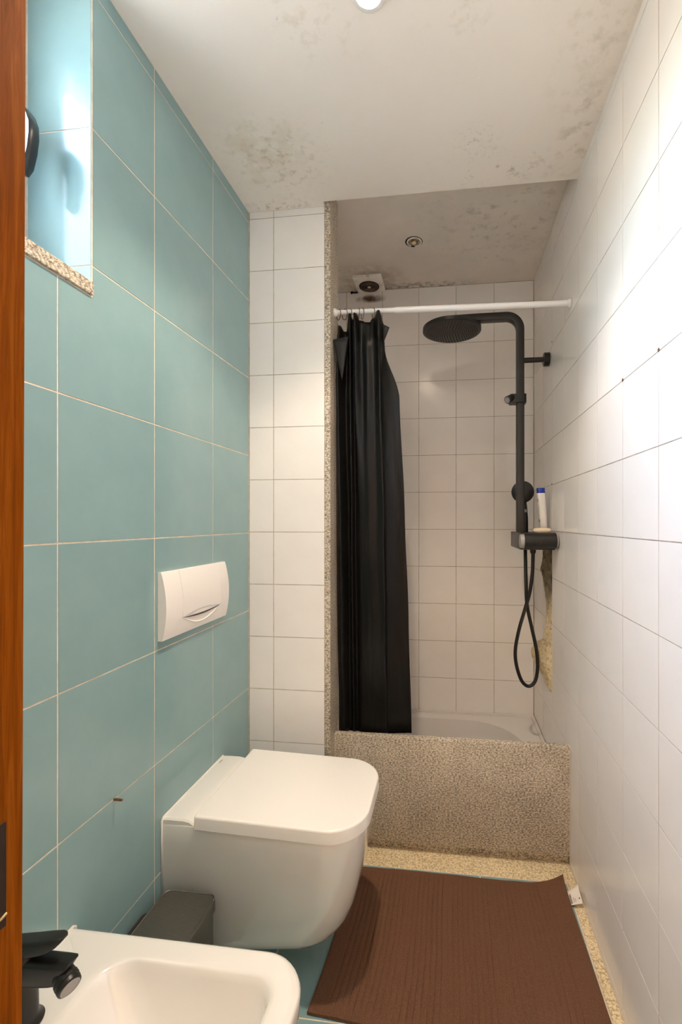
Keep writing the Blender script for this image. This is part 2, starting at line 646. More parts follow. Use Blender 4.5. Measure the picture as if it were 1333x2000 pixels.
granite_piece('granite_strip', floor, 0.003, W - 0.0005, 0.0104, 0.095, -0.02, 0.0012)
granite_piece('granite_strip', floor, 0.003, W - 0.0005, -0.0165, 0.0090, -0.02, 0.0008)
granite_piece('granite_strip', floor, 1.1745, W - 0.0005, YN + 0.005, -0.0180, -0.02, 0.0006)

# left wall with the window opening
WY0, WY1, WZ0, WZ1 = -1.25, -0.766, 1.748, H
bm = bmesh.new()
box(bm, -0.30, -G, YN - 0.02, YB + 0.02, -0.1, WZ0)
box(bm, -0.30, -G, WY1, YB + 0.02, WZ0, HS + 0.1)
box(bm, -0.30, -G, YN - 0.02, WY0, WZ0, HS + 0.1)
box(bm, -0.30, -G, WY0, WY1, WZ1, HS + 0.1)
wall_left = struct('wall_left', bm, grout)
ly = [YN, -1.1443, -0.8507, -0.5571, -0.2635, -0.001]
lz = [0.0, 0.0265] + [0.3244 + 0.29787 * k for k in range(8)] + [H]


def cut_window(u0, u1, v0, v1):
    a0, a1, b0 = WY0 - 0.002, WY1 + 0.004, WZ0 - 0.003
    if u1 <= a0 or u0 >= a1 or v1 <= b0:
        return [[(u0, v0), (u1, v0), (u1, v1), (u0, v1)]]
    if v0 >= b0:
        if u1 <= a1 and u0 >= a0:
            return []
        if u1 > a1:
            return [[(a1, v0), (u1, v0), (u1, v1), (a1, v1)]]
        return [[(u0, v0), (a0, v0), (a0, v1), (u0, v1)]]
    if u1 > a1:
        return [[(u0, v0), (u1, v0), (u1, v1), (a1, v1), (a1, b0), (u0, b0)]]
    if u0 < a0:
        return [[(u0, v0), (u1, v0), (u1, b0), (a0, b0), (a0, v1), (u0, v1)]]
    return [[(u0, v0), (u1, v0), (u1, b0), (u0, b0)]]


tiles(wall_left, (-G, 0, 0), (0, 1, 0), (0, 0, 1), ly, lz, teal, 0.0036, cut_window)
# reveal of the window: tiled jamb that faces the door
rz = [1.776, 1.8138, 2.1117, 2.4096, H]
tiles(wall_left, (0, WY1 + 0.0, 0), (1, 0, 0), (0, 0, 1), [-0.156, -0.001], rz, teal, 0.0030)
tiles(wall_left, (0, WY0 - 0.0, 0), (-1, 0, 0), (0, 0, 1), [0.001, 0.156], rz, teal, 0.0030)

# right wall
bm = bmesh.new()
box(bm, W + G, W + 0.15, YN - 0.02, YB + 0.02, -0.1, HS + 0.1)
wall_right = struct('wall_right', bm, grout_w)
zt = grid(0.0, H + 0.08, 1.2205, 0.2)
ry = grid(YN, YB - 0.001, 0.361, 0.2)
tiles(wall_right, (W + G, 0, 0), (0, -1, 0), (0, 0, 1), sorted(-y for y in ry), zt, white, 0.0026)

# back wall of the shower
bm = bmesh.new()
box(bm, -0.02, W + 0.02, YB + G, YB + 0.15, -0.1, HS + 0.1)
wall_back = struct('wall_back', bm, grout_w)
tiles(wall_back, (0, YB + G, 0), (1, 0, 0), (0, 0, 1), grid(0.0, W - 0.001, 0.5992, 0.2), zt, white, 0.0026)

# partition between toilet and shower
bm = bmesh.new()
box(bm, -0.01, 0.2995, G, 0.1125, -0.05, H + 0.08)
wall_partition = struct('wall_partition', bm, grout_w)
tiles(wall_partition, (0, G, 0), (1, 0, 0), (0, 0, 1), [0.001, 0.0985, 0.2985], grid(0.0, H, 1.2218, 0.2), white, 0.0026)
bm = bmesh.new()
box(bm, 0.2985, 0.321, -0.0015, 0.1145, 0.0, HS + 0.004, bev=0.0018)
tag(obj('trim_1', bm, granite), 'tall granite strip on the end of the tiled partition', kind='structure')

# door wall (behind the camera's edge of the door frame)
DX0, DX1, DZ = 0.40, 1.13, 2.06
bm = bmesh.new()
box(bm, -0.02, DX0 - 0.03, YN - 0.12, YN, -0.1, H + 0.1)
box(bm, DX1 + 0.001, W + 0.02, YN - 0.12, YN, -0.1, H + 0.1)
box(bm, DX0 - 0.001, DX1 + 0.001, YN - 0.12, YN, DZ, H + 0.1)
wall_near = struct('wall_near', bm, plain_wall)

# ceilings
bm = bmesh.new()
box(bm, -0.02, W + 0.02, YN - 0.12, -0.0225, H, HS + 0.12)
box(bm, -0.02, 0.2988, -0.0225, 0.1145, H, HS + 0.12)
ceiling = struct('ceiling', bm, paint)
bm = bmesh.new()
box(bm, -0.02, W + 0.02, -0.0225, YB + 0.02, HS, HS + 0.12)
ceiling_shower = struct('ceiling_shower', bm, paint_s)
# flaking chips of paint on the ceiling
for x, y in ((0.841, -0.429), (0.389, -0.345), (0.70, -0.15), (0.36, -0.63)):
    bm = bmesh.new()
    lathe(bm, (x, y, H - 0.0005), (0.3, 0.1, -1), [(0, 0.004), (0.0012, 0.0035), (0.0018, 0.0005)], 7)
    obj('paint_chip', bm, plastic_w, ceiling)
# hallway behind the camera
bm = bmesh.new()
box(bm, -0.9, -0.8, -3.2, YN - 0.12, -0.1, 2.6)
box(bm, 2.1, 2.2, -3.2, YN - 0.12, -0.1, 2.6)
box(bm, -0.9, 2.2, -3.3, -3.2, -0.1, 2.6)
box(bm, -0.9, -0.02, YN - 0.12, YN - 0.02, -0.1, 2.6)
box(bm, W + 0.02, 2.2, YN - 0.12, YN - 0.02, -0.1, 2.6)
struct('wall_hall', bm, plain_wall)
bm = bmesh.new()
box(bm, -0.9, 2.2, -3.3, YN - 0.02, -0.12, -0.003)
struct('floor_hall', bm, hall_floor)
bm = bmesh.new()
box(bm, -0.9, 2.2, -3.3, YN - 0.12, 2.55, 2.7)
struct('ceiling_hall', bm, plain_wall)

# door frame
door = thing('door_1', 'orange varnished wooden door frame at the left edge', None, (DX0, YN - 0.06, 0))
door['kind'] = 'structure'
bm = bmesh.new()
vs8 = box(bm, DX0 - 0.04, DX0, YN - 0.125, YN + 0.001, 0, DZ, bev=0.0015)
for v in bm.verts:      # the post leans slightly
    v.co.x += (v.co.z - 1.26) * (0.0065 if v.co.z > 1.26 else 0.003) * (1 if v.co.x > DX0 - 0.02 else 0)
obj('jamb', bm, wood, door)
bm = bmesh.new()
box(bm, DX1, DX1 + 0.035, YN - 0.125, YN + 0.001, 0, DZ, bev=0.0015)
obj('jamb', bm, wood, door)
bm = bmesh.new()
box(bm, DX0 - 0.035, DX1 + 0.035, YN - 0.125, YN + 0.001, DZ, DZ + 0.035, bev=0.0015)
obj('door_head', bm, wood, door)
bm = bmesh.new()
box(bm, DX0 - 0.001, DX0 + 0.0012, YN - 0.045, YN - 0.0145, 0.925, 1.012, bev=0.0005)
sp = obj('strike_plate', bm, dark_iron, door)
bm = bmesh.new()
tube(bm, [(DX0 + 0.001, YN - 0.022, 0.934), (DX0 + 0.002, YN - 0.019, 0.935), (DX0 + 0.002, YN - 0.0155, 0.936)], 0.0013, 10)
o = obj('latch_lip', bm, brass, door)
o['label'] = 'worn brass lip at the foot of the strike plate'

# window
win = thing('window_1', 'white framed window high in the teal wall with granite sill', None, (-0.16, -1.0, WZ0))
win['kind'] = 'structure'
bm = bmesh.new()
box(bm, -0.2, 0.006, WY0 + 0.001, WY1 - 0.0005, WZ0, 1.776, bev=0.0015)
obj('windowsill', bm, granite, win)
bm = bmesh.new()
for a in ((WY0, WY0 + 0.05, 1.776, WZ1), (WY1 - 0.045, WY1 + 0.0, 1.776, WZ1), (WY0 + 0.05, WY1 - 0.045, 1.776, 1.826), (WY0 + 0.05, WY1 - 0.045, WZ1 - 0.05, WZ1)):
    box(bm, -0.225, -0.158, a[0] + 0.0005, a[1] - 0.0005, a[2] + 0.0005, a[3] - 0.0005, bev=0.003)
obj('window_frame', bm, uPVC, win)
bm = bmesh.new()
for a in ((WY0 + 0.05, WY0 + 0.1, 1.826, WZ1 - 0.05), (WY1 - 0.095, WY1 - 0.045, 1.826, WZ1 - 0.05), (WY0 + 0.1, WY1 - 0.095, 1.826, 1.876), (WY0 + 0.1, WY1 - 0.095, WZ1 - 0.1, WZ1 - 0.05)):
    box(bm, -0.21, -0.15, a[0] + 0.001, a[1] - 0.001, a[2] + 0.001, a[3] - 0.001, bev=0.003)
obj('sash', bm, uPVC, win)
bm = bmesh.new()
box(bm, -0.184, -0.18, WY0 + 0.1, WY1 - 0.095, 1.876, WZ1 - 0.1)
obj('pane', bm, pane, win)
bm = bmesh.new()
hy = -0.826
prof = [(-0.150, 2.10), (-0.128, 2.112), (-0.098, 2.112), (-0.084, 2.094), (-0.077, 2.075), (-0.0765, 2.05), (-0.081, 2.018), (-0.090, 1.985), (-0.099, 1.974), (-0.106, 1.976),
        (-0.104, 2.02), (-0.108, 2.06), (-0.122, 2.075), (-0.150, 2.075)]
rings = []
for dy, s in ((-0.012, 0.93), (-0.009, 1.0), (0.009, 1.0), (0.012, 0.93)):
    rings.append([((x + 0.105) * (s if x > -0.14 else 1) - 0.105, hy + dy, (z - 2.045) * s + 2.045) for x, z in prof])
loft(bm, rings)
ho = obj('window_handle', bm, handle_m, win, smooth=True, auto=40)
ho['label'] = 'black lever handle of the window'
# daylight enters here: a portal that only guides sampling of the sky
pl = bpy.data.lights.new('window_daylight_portal', 'AREA')
pl.shape = 'RECTANGLE'
pl.size = WZ1 - 1.8
pl.size_y = WY1 - WY0
pl.cycles.is_portal = True
po = bpy.data.objects.new('window_daylight_portal', pl)
COL.objects.link(po)
po.location = (-0.235, (WY0 + WY1) / 2, (1.8 + WZ1) / 2)
po.rotation_euler = (0, -math.pi / 2, 0)

# granite curb of the shower, set back between partition and right wall
bm = bmesh.new()
box(bm, 0.3235, W - 0.0025, 0.057, 0.088, 0.039, 0.4385, bev=0.0035)
curb = tag(obj('shower_curb', bm, granite, auto=30), 'speckled beige granite slab forming the shower threshold', 'threshold')
bm = bmesh.new()
box(bm, 0.3235, W - 0.002, 0.083, 0.1005, 0.0014, 0.14)
obj('toe_kick', bm, granite, curb)
bm = bmesh.new()
box(bm, 0.3212, 0.3237, 0.0592, 0.086, 0.04, 0.436, bev=0.0008)
box(bm, W - 0.0027, W - 0.0003, 0.0592, 0.086, 0.04, 0.436, bev=0.0008)
obj('silicone_joint', bm, silicone, curb)

# ------------------------------------------------------------------ shower tray
bm = bmesh.new()
N = 10
ro = rrect(0.004, W - 0.002, 0.118, YB - 0.002, 0.001, N)
ro2 = rrect(0.004, W - 0.002, 0.118, YB - 0.002, 0.001, N)
up = rrect(0.018, W - 0.016, 0.13, YB - 0.014, 0.004, N)
ri = rrect(0.09, 1.118, 0.17, 0.735, (0.27, 0.27, 0.2, 0.2), N)
ri1 = rrect(0.098, 1.110, 0.178, 0.727, (0.265, 0.265, 0.19, 0.19), N)
ri2 = rrect(0.125, 1.085, 0.20, 0.700, (0.24, 0.24, 0.17, 0.17), N)
ri3 = rrect(0.17, 1.04, 0.24, 0.655, (0.20, 0.20, 0.13, 0.13), N)
loft(bm, [[(x, y, z) for x, y in r] for r, z in ((ro, 0.004), (ro2, 0.247), (up, 0.245), (up, 0.236), (ri, 0.234), (ri1, 0.228), (ri2, 0.12), (ri3, 0.09))], True, True)
box(bm, 0.336, W - 0.002, 0.101, 0.119, 0.142, 0.236, bev=0.002)
tray = tag(obj('shower_tray', bm, acrylic, smooth=True, auto=35), 'off-white deep shower tray with rounded basin behind the granite slab', 'shower tray')
bm = bmesh.new()
lathe(bm, (0.60, 0.45, 0.0895), (0, 0, 1), [(0, 0.045), (0.004, 0.045), (0.006, 0.04), (0.006, 0.001)], 24)
obj('drain_cover', bm, chrome, tray, smooth=True, auto=30)

# ------------------------------------------------------------------ ceiling lamps
lamp = thing('ceiling_spotlight', 'lit recessed ceiling spotlight above the toilet, at the top edge', 'spotlight', (LAMP[0], LAMP[1], H))
bm = bmesh.new()
lathe(bm, (LAMP[0], LAMP[1], H + 0.001), (0, 0, -1), [(0, 0.040), (0.004, 0.040), (0.0055, 0.037), (0.0055, 0.030), (0.002, 0.028), (0.0, 0.028)], 40, cap=False)
obj('bezel', bm, plastic_w, lamp, smooth=True, auto=40)
bm = bmesh.new()
lathe(bm, (LAMP[0], LAMP[1], H + 0.0006), (0, 0, -1), [(0, 0.028), (0.0016, 0.026), (0.0024, 0.001)], 32)
obj('bulb', bm, glow, lamp, smooth=True)

SX, SY = 0.604, 0.390
l2 = thing('ceiling_spotlight', 'unlit broken spotlight recess in the shower ceiling', 'spotlight', (SX, SY, HS))
bm = bmesh.new()
lathe(bm, (SX, SY, HS + 0.0004), (0, 0, -1), [(0, 0.040), (0.0008, 0.0395), (0.001, 0.001)], 36)
obj('cutout', bm, hole_and_tape_black, l2)
bm = bmesh.new()
torus(bm, (SX + 0.002, SY - 0.002, HS - 0.003), (0, 0, 1), 0.031, 0.0035, 36, 8, 0.93)
obj('bezel', bm, dirty, l2, smooth=True)
bm = bmesh.new()
lathe(bm, (SX + 0.002, SY, HS - 0.0012), (0, 0, -1), [(0, 0.029), (0.001, 0.028), (0.0015, 0.02), (0.001, 0.012), (0.0006, 0.001)], 28)
obj('reflector', bm, mirror, l2, smooth=True)
bm = bmesh.new()
lathe(bm, (SX, SY + 0.002, HS - 0.002), (0.1, -0.1, -1), [(0, 0.011), (0.004, 0.010), (0.007, 0.006), (0.008, 0.001)], 16)
obj('bulb', bm, bulb_glass, l2, smooth=True)

# ------------------------------------------------------------------ extractor fan
fan = thing('extractor_fan', 'square stained white extractor fan in the shower ceiling corner', 'fan', (0.34, 0.706, HS))
bm = bmesh.new()
loft(bm, [[(x, y, z) for x, y in rrect(0.264 + i, 0.416 - i, 0.630 + i, 0.783 - i, 0.006, 4)] for i, z in ((0, HS + 0.001), (0, HS - 0.012), (0.006, HS - 0.018), (0.02, HS - 0.019))], True, True)
obj('cover_plate', bm, dirty, fan, smooth=True, auto=35)
bm = bmesh.new()
lathe(bm, (0.34, 0.712, HS - 0.0185), (0, 0, -1), [(0, 0.054), (0.004, 0.053), (0.0045, 0.048), (0.001, 0.046), (0.001, 0.001)], 36)
obj('duct_opening', bm, hole_and_tape_black, fan, smooth=True, auto=40)
for R in (0.044, 0.034, 0.024, 0.014):
    bm = bmesh.new()
    torus(bm, (0.34, 0.712, HS - 0.0235), (0, 0, 1), R, 0.0026, 32, 6)
    obj('grille_ring', bm, fan_dark, fan, smooth=True)
bm = bmesh.new()
lathe(bm, (0.34, 0.712, HS - 0.0195), (0, 0, -1), [(0, 0.009), (0.006, 0.008), (0.008, 0.001)], 16)
obj('grille_hub', bm, dirty, fan, smooth=True)
for k in range(4):
    a = math.pi / 4 + k * math.pi / 2
    bm = bmesh.new()
    tube(bm, [(0.34 + math.cos(a) * r, 0.712 + math.sin(a) * r, HS - 0.0215) for r in (0.006, 0.03, 0.049)], 0.0018, 6)
    obj('grille_spoke', bm, fan_dark, fan)
bm = bmesh.new()
pts = [(0.225, 0.7835, 2.5195), (0.235, 0.781, 2.521), (0.245, 0.782, 2.519), (0.268, 0.781, 2.5205)]
tube(bm, catmull(pts, 5), [0.0055, 0.0075, 0.006, 0.008, 0.0065, 0.0055, 0.0045, 0.0045, 0.004, 0.004, 0.004, 0.0045, 0.004, 0.004, 0.004, 0.004], 8)
tag(obj('cable_stub', bm, hole_and_tape_black, smooth=True), 'black taped cable stub beside the stained extractor fan', 'cable')
# brown run-off under the fan: dirt film on two tiles
stain_m = M('brown_runoff', rough=0.5)
_r = stain_m.n('ShaderNodeMapRange')
stain_m.link(stain_m.noise(20, 4, 0.6), _r.inputs[0])
_r.inputs[1].default_value = 0.34
_r.inputs[2].default_value = 0.60
_al = stain_m.math('MULTIPLY', _r.outputs[0], stain_m.blob((0.335, 0.79, 2.485), 0.085, (0.8, 1, 3.0)))
stain_m.link(stain_m.math('MULTIPLY', _al, 0.72, True), stain_m.b.inputs['Alpha'])
stain_m.b.inputs['Base Color'].default_value = (0.19, 0.10, 0.05, 1)
bm = bmesh.new()
box(bm, 0.25, 0.42, YB - 0.0016, YB - 0.0008, 2.425, 2.515)
obj('rust_runoff', bm, stain_m.m, wall_back)

# ------------------------------------------------------------------ shower rod, rings, curtain
ROD_Y = 0.060
rod = thing('shower_rod', 'white telescopic shower rod spanning the shower opening', 'rod', (0.321, ROD_Y, 2.066))
zl, zr = 2.0735, 2.058
xj = 0.558
zj = zl + (zr - zl) * (xj - 0.322) / (W - 0.322)
bm = bmesh.new()
tube(bm, [(0.323, ROD_Y, zl), (xj + 0.02, ROD_Y, zj)], 0.0095, 20)
obj('inner_tube', bm, rod_m, rod, smooth=True, auto=40)
bm = bmesh.new()
tube(bm, [(xj, ROD_Y, zj), (W - 0.003, ROD_Y, zr)], 0.0115, 20)
obj('outer_tube', bm, rod_m, rod, smooth=True, auto=40)
for x, z, d in ((0.3212, zl, 1), (W - 0.0008, zr, -1)):
    bm = bmesh.new()
    lathe(bm, (x, ROD_Y, z), (d, 0, 0), [(0, 0.0165), (0.004, 0.0165), (0.008, 0.0145), (0.012, 0.0125)], 24)
    obj('end_cap', bm, rod_m, rod, smooth=True, auto=40)

# curtain: control profiles at several heights (x, y), top to bottom
prof_z = {
    2.050: [(.330, .072), (.341, .052), (.362, .078), (.384, .042), (.393, .064), (.403, .038), (.421, .066), (.450, .070), (.474, .068), (.496, .034), (.507, .050), (.508, .078), (.512, .084)],
    1.950: [(.324, .075), (.338, .046), (.364, .088), (.385, .040), (.394, .066), (.405, .034), (.428, .056), (.450, .046), (.476, .051), (.500, .032), (.508, .060), (.511, .082), (.516, .088)],
    1.760: [(.322, .075), (.338, .044), (.362, .088), (.386, .042), (.396, .070), (.407, .034), (.432, .054), (.456, .041), (.480, .048), (.504, .030), (.512, .062), (.540, .084), (.572, .086)],
    1.300: [(.324, .072), (.346, .042), (.372, .086), (.391, .046), (.402, .070), (.422, .052), (.445, .044), (.462, .040), (.490, .044), (.517, .034), (.524, .062), (.558, .082), (.594, .084)],
    0.900: [(.328, .072), (.352, .044), (.376, .080), (.394, .050), (.406, .072), (.428, .056), (.450, .048), (.472, .046), (.500, .044), (.521, .038), (.529, .064), (.568, .080), (.608, .084)],
    0.420: [(.331, .074), (.356, .052), (.380, .076), (.398, .058), (.408, .076), (.430, .062), (.455, .056), (.480, .054), (.505, .052), (.526, .052), (.534, .068), (.578, .078), (.620, .082)],
}
zs = sorted(prof_z, reverse=True)


def prof_at(z):
    if z >= zs[0]:
        return prof_z[zs[0]]
    for a, b in zip(zs[:-1], zs[1:]):
        if b <= z <= a:
            t = (a - z) / (a - b)
            t = t * t * (3 - 2 * t) * 0.6 + t * 0.4
            return [(p[0] + (q[0] - p[0]) * t, p[1] + (q[1] - p[1]) * t) for p, q in zip(prof_z[a], prof_z[b])]
    return prof_z[zs[-1]]


bm = bmesh.new()
rows = 110
ztop = {0: 2.030, 1: 2.020, 2: 2.005, 3: 2.060, 4: 2.045, 5: 2.060, 6: 2.040, 7: 2.034, 8: 2.046, 9: 2.062, 10: 2.050, 11: 2.038, 12: 2.030}
vg = []
K = 8
for r in range(rows + 1):
    t = r / rows
    row = []
    z_ = 2.05 - t * (2.05 - 0.42)
    pr = catmull([(a, b, 0) for a, b in prof_at(z_)], K)
    for i, p in enumerate(pr):
        u = i / K
        k = int(min(u, 11.999))
        cen = 0.66 if k in (3, 5, 9) else (0.34 if k + 1 in (3, 5, 9) else 0.5)
        fr = min(1, max(0, (u - k - cen + 0.17) / 0.34))
        zt_ = ztop[k] + (ztop[min(k + 1, 12)] - ztop[k]) * fr * fr * (3 - 2 * fr)
        z = zt_ - (zt_ - 0.42) * t
        nz = mnoise.noise(Vector((p.x * 26, z * 3.2, 3.1)))
        nz2 = mnoise.noise(Vector((p.x * 60, z * 14, 9.0)))
        wl = 1.0 if (u < 3 and 1.6 < z < 1.98) else 0.25
        # the foot of the curtain hangs inside, behind the slab
        back = 0.056 * min(1, max(0, (1.5 - z) / 1.0)) ** 1.5
        x_ = 0.7678 + (p.x - 0.7678) * (1.6528 + p.y + back) / (1.6528 + p.y)
        row.append(bm.verts.new((max(0.3228, x_ + nz * 0.0015), p.y + back + nz * 0.003 + nz2 * 0.006 * wl, z)))
    vg.append(row)
for a, b in zip(vg[:-1], vg[1:]):
    for i in range(len(a) - 1):
        bm.faces.new((a[i], a[i + 1], b[i + 1], b[i]))
cur = tag(obj('shower_curtain', bm, vinyl, smooth=True), 'black vinyl shower curtain bunched at the left of the shower', 'curtain')
sm = cur.modifiers.new('thick', 'SOLIDIFY')
sm.thickness = 0.0009


def sheet(pts, th, mat, name, label):
    bm = bmesh.new()
    P = [Vector(p) for p in pts]
    n = (P[1] - P[0]).cross(P[2] - P[0]).normalized()
    if n.y > 0:
        n = -n
    # three-sided folded corner, subdivided and slightly cupped
    res = 8
    a = []
    for i in range(res + 1):
        row = []
        for j in range(res + 1 - i):
            s, t_ = i / res, j / res
            q = P[0] * (1 - s - t_) + P[1] * s + P[2] * t_
            bulge = 27 * s * t_ * (1 - s - t_)
            row.append(bm.verts.new(q + n * (bulge * 0.006)))
        a.append(row)
    for i in range(res):
        for j in range(res - i):
            bm.faces.new((a[i][j], a[i + 1][j], a[i][j + 1]))
            if j < res - i - 1:
                bm.faces.new((a[i + 1][j], a[i + 1][j + 1], a[i][j + 1]))
    o = obj(name, bm, mat, cur, smooth=True)
    s_ = o.modifiers.new('thick', 'SOLIDIFY')
    s_.thickness = th
    o['label'] = label
    return o


sheet([(0.3225, 0.034, 1.957), (0.383, 0.030, 1.966), (0.357, 0.036, 1.800)], 0.001, vinyl_back, 'folded_corner', 'matte charcoal folded-over corner hanging at the left')
sheet([(0.499, 0.074, 2.030), (0.5365, 0.066, 2.008), (0.511, 0.078, 1.953)], 0.001, vinyl_back, 'folded_corner', 'matte charcoal flap turned out at the right')
ring_lab = ['brown curtain ring at the rod end, next to the granite strip', 'slanting brown curtain ring second along from the granite strip', 'brown curtain ring above the narrow curtain fold',
            'brown curtain ring between the two narrow folds', 'brown curtain ring over the wide black curtain panel', 'brown curtain ring farthest from the granite strip, nearest the tube joint']
for lab, (x, tx, tz) in zip(ring_lab, ((0.338, 0.75, 0.0), (0.362, 0.95, 0.0), (0.384, 0.5, 0), (0.417, 0.35, 0), (0.432, 0.5, 0), (0.474, 0.45, 0))):
    bm = bmesh.new()
    zr_ = zl + (zr - zl) * (x - 0.322) / (W - 0.322)
    torus(bm, (x, ROD_Y, zr_ - 0.0085), (1, tx, 0.15 if tx > 0.8 else 0), 0.0195, 0.0014, 28, 6)
    tag(obj('curtain_ring', bm, bronze, smooth=True), lab, 'ring', 'curtain rings on the rod')

# ------------------------------------------------------------------ shower column
PX, PY = 1.078, 0.42
colm = thing('shower_column', 'matte black rain shower column with mixer on the right wall', 'shower', (W, PY, 1.18))


def rect_sweep(bm, path, hw, hy, r):
    """path of (x,z) at y=PY; profile in-plane half width hw, half depth hy"""
    rings = []
    for i, (x, z) in enumerate(path):
        a = path[max(i - 1, 0)]
        b = path[min(i + 1, len(path) - 1)]
        d = Vector((b[0] - a[0], 0, b[1] - a[1])).normalized()
        nrm = Vector((-d.z, 0, d.x))
        rings.append([Vector((x, PY, z)) + nrm * p + Vector((0, q, 0)) for p, q in rrect(-hw, hw, -hy, hy, r, 3)])
    loft(bm, rings)


zt_ = 2.180
R_ = 0.062
path = [(PX, 1.19), (PX, 1.5), (PX, 1.8), (PX, zt_ - R_)]
path += [(PX - R_ + R_ * math.cos(a), zt_ - R_ + R_ * math.sin(a)) for a in [math.pi / 2 * k / 12 for k in range(1, 13)]]
path += [(0.90, zt_), (0.768, zt_ - 0.002)]
bm = bmesh.new()
rect_sweep(bm, path, 0.0165, 0.020, 0.004)
obj('riser_pipe', bm, black, colm, smooth=True, auto=35)
bm = bmesh.new()
tube(bm, [(PX + 0.014, PY, 1.982), (W - 0.02, PY, 1.982)], 0.0115, 20)
obj('wall_arm', bm, black, colm, smooth=True, auto=40)
bm = bmesh.new()
lathe(bm, (W - 0.0005, PY, 1.982), (-1, 0, 0), [(0, 0.030), (0.022, 0.030), (0.024, 0.028), (0.024, 0.011)], 32)
obj('wall_flange', bm, black, colm, smooth=True, auto=35)
# rain head
HX, HZ = 0.775, 2.126
bm = bmesh.new()
lathe(bm, (HX, PY, HZ), (0.0, 0, 1), [(0.0, 0.001), (0.0, 0.128), (0.002, 0.132), (0.016, 0.132), (0.018, 0.129), (0.022, 0.05), (0.024, 0.02), (0.040, 0.018)], 64)
head = obj('rain_head', bm, black, colm, smooth=True, auto=35)
bm = bmesh.new()
lathe(bm, (HX, PY, HZ - 0.0018), (0, 0, 1), [(0, 0.001), (0, 0.120), (0.0012, 0.122), (0.0030, 0.122)], 64)
obj('spray_face', bm, face_m, head, smooth=True, auto=35)
bm = bmesh.new()
for k in range(1, 13):
    R = 0.0095 * k
    n = max(6, int(2 * math.pi * R / 0.0135))
    for i in range(n):
        a = 2 * math.pi * i / n
        lathe(bm, (HX + R * math.cos(a), PY + R * math.sin(a), HZ - 0.0017), (0, 0, -1), [(0, 0.0028), (0.0018, 0.0024), (0.0022, 0.0015)], 6)
o = obj('nozzles', bm, black_pl, head)
o['kind'] = 'stuff'
# slider holder
bm = bmesh.new()
loft(bm, [[(x, y, z) for x, y in rrect(1.030, 1.103, 0.388, 0.446, 0.012, 4)] for z in (1.789, 1.826)])
sl_o = obj('slider_bracket', bm, black, colm, smooth=True, auto=35)
bm = bmesh.new()
lathe(bm, (1.040, 0.402, 1.812), (-0.62, -0.60, -0.42), [(0, 0.017), (0.034, 0.017), (0.036, 0.015)], 24)
obj('holder_socket', bm, black, sl_o, smooth=True, auto=40)
bm = bmesh.new()
ax_ = Vector((-0.62, -0.60, -0.42)).normalized()
lathe(bm, Vector((1.040, 0.402, 1.812)) + ax_ * 0.0362, ax_, [(0, 0.0135), (0.001, 0.0125), (0.0012, 0.001)], 20)
obj('socket_liner', bm, grey_pl, sl_o, smooth=True, auto=40)
# mixer shelf body
bm = bmesh.new()
loft(bm, [[(x, y, z) for x, y in rrect(1.056, W - 0.012, 0.250, 0.560, 0.004, 3)] for z in (1.146, 1.148, 1.212, 1.2145)])
mx_o = obj('mixer_body', bm, black, colm, smooth=True, auto=30)
bm = bmesh.new()
lathe(bm, (1.068, 0.249, 1.1815), (1, 0, 0.02), [(0, 0.0315), (0.002, 0.033), (0.124, 0.033), (0.126, 0.0315)], 36)
obj('mixer_barrel', bm, black, mx_o, smooth=True, auto=35)
bm = bmesh.new()
lathe(bm, (1.0675, 0.249, 1.1815), (-1, 0, 0), [(0, 0.0285), (0.013, 0.0275), (0.016, 0.0255), (0.016, 0.001)], 32)
o = obj('mixer_knob', bm, grey_pl, mx_o, smooth=True, auto=35)
o['label'] = 'silver grey round knob'
bm = bmesh.new()
lathe(bm, (W - 0.0095, 0.249, 1.1828), (1, 0, 0), [(0, 0.031), (0.004, 0.031), (0.009, 0.022)], 28)
obj('barrel_cap', bm, grey_pl, mx_o, smooth=True, auto=35)
bm = bmesh.new()
lathe(bm, (1.130, 0.2162, 1.177), (0, -1, 0), [(0, 0.0035), (0.0006, 0.003), (0.0007, 0.0005)], 12)
obj('logo_dot', bm, dark_pl, mx_o)
# hand shower parked behind the riser
bm = bmesh.new()
hc = Vector((1.098, 0.475, 1.398))
lathe(bm, hc, (0.15, 1, 0.1), [(-0.016, 0.001), (-0.016, 0.046), (-0.013, 0.050), (0.004, 0.050), (0.012, 0.040), (0.018, 0.016), (0.018, 0.001)], 36)
tube(bm, [hc + Vector((0.004, 0.004, -0.035)), hc + Vector((0.007, 0, -0.07)), hc + Vector((0.009, -0.004, -0.12)), hc + Vector((0.008, -0.006, -0.185))], [0.012, 0.013, 0.0145, 0.016], 16)
hs = tag(obj('hand_shower', bm, black, smooth=True, auto=40), 'black round hand shower standing behind the riser pipe', 'hand shower')
bm = bmesh.new()
lathe(bm, hc + Vector((0.0070, -0.001, -0.080)), (0.02, 0, -1), [(0, 0.0148), (0.014, 0.0158)], 16)
o = obj('button', bm, grey_pl, hs, smooth=True, auto=40)
o['label'] = 'grey button ring on the handle'
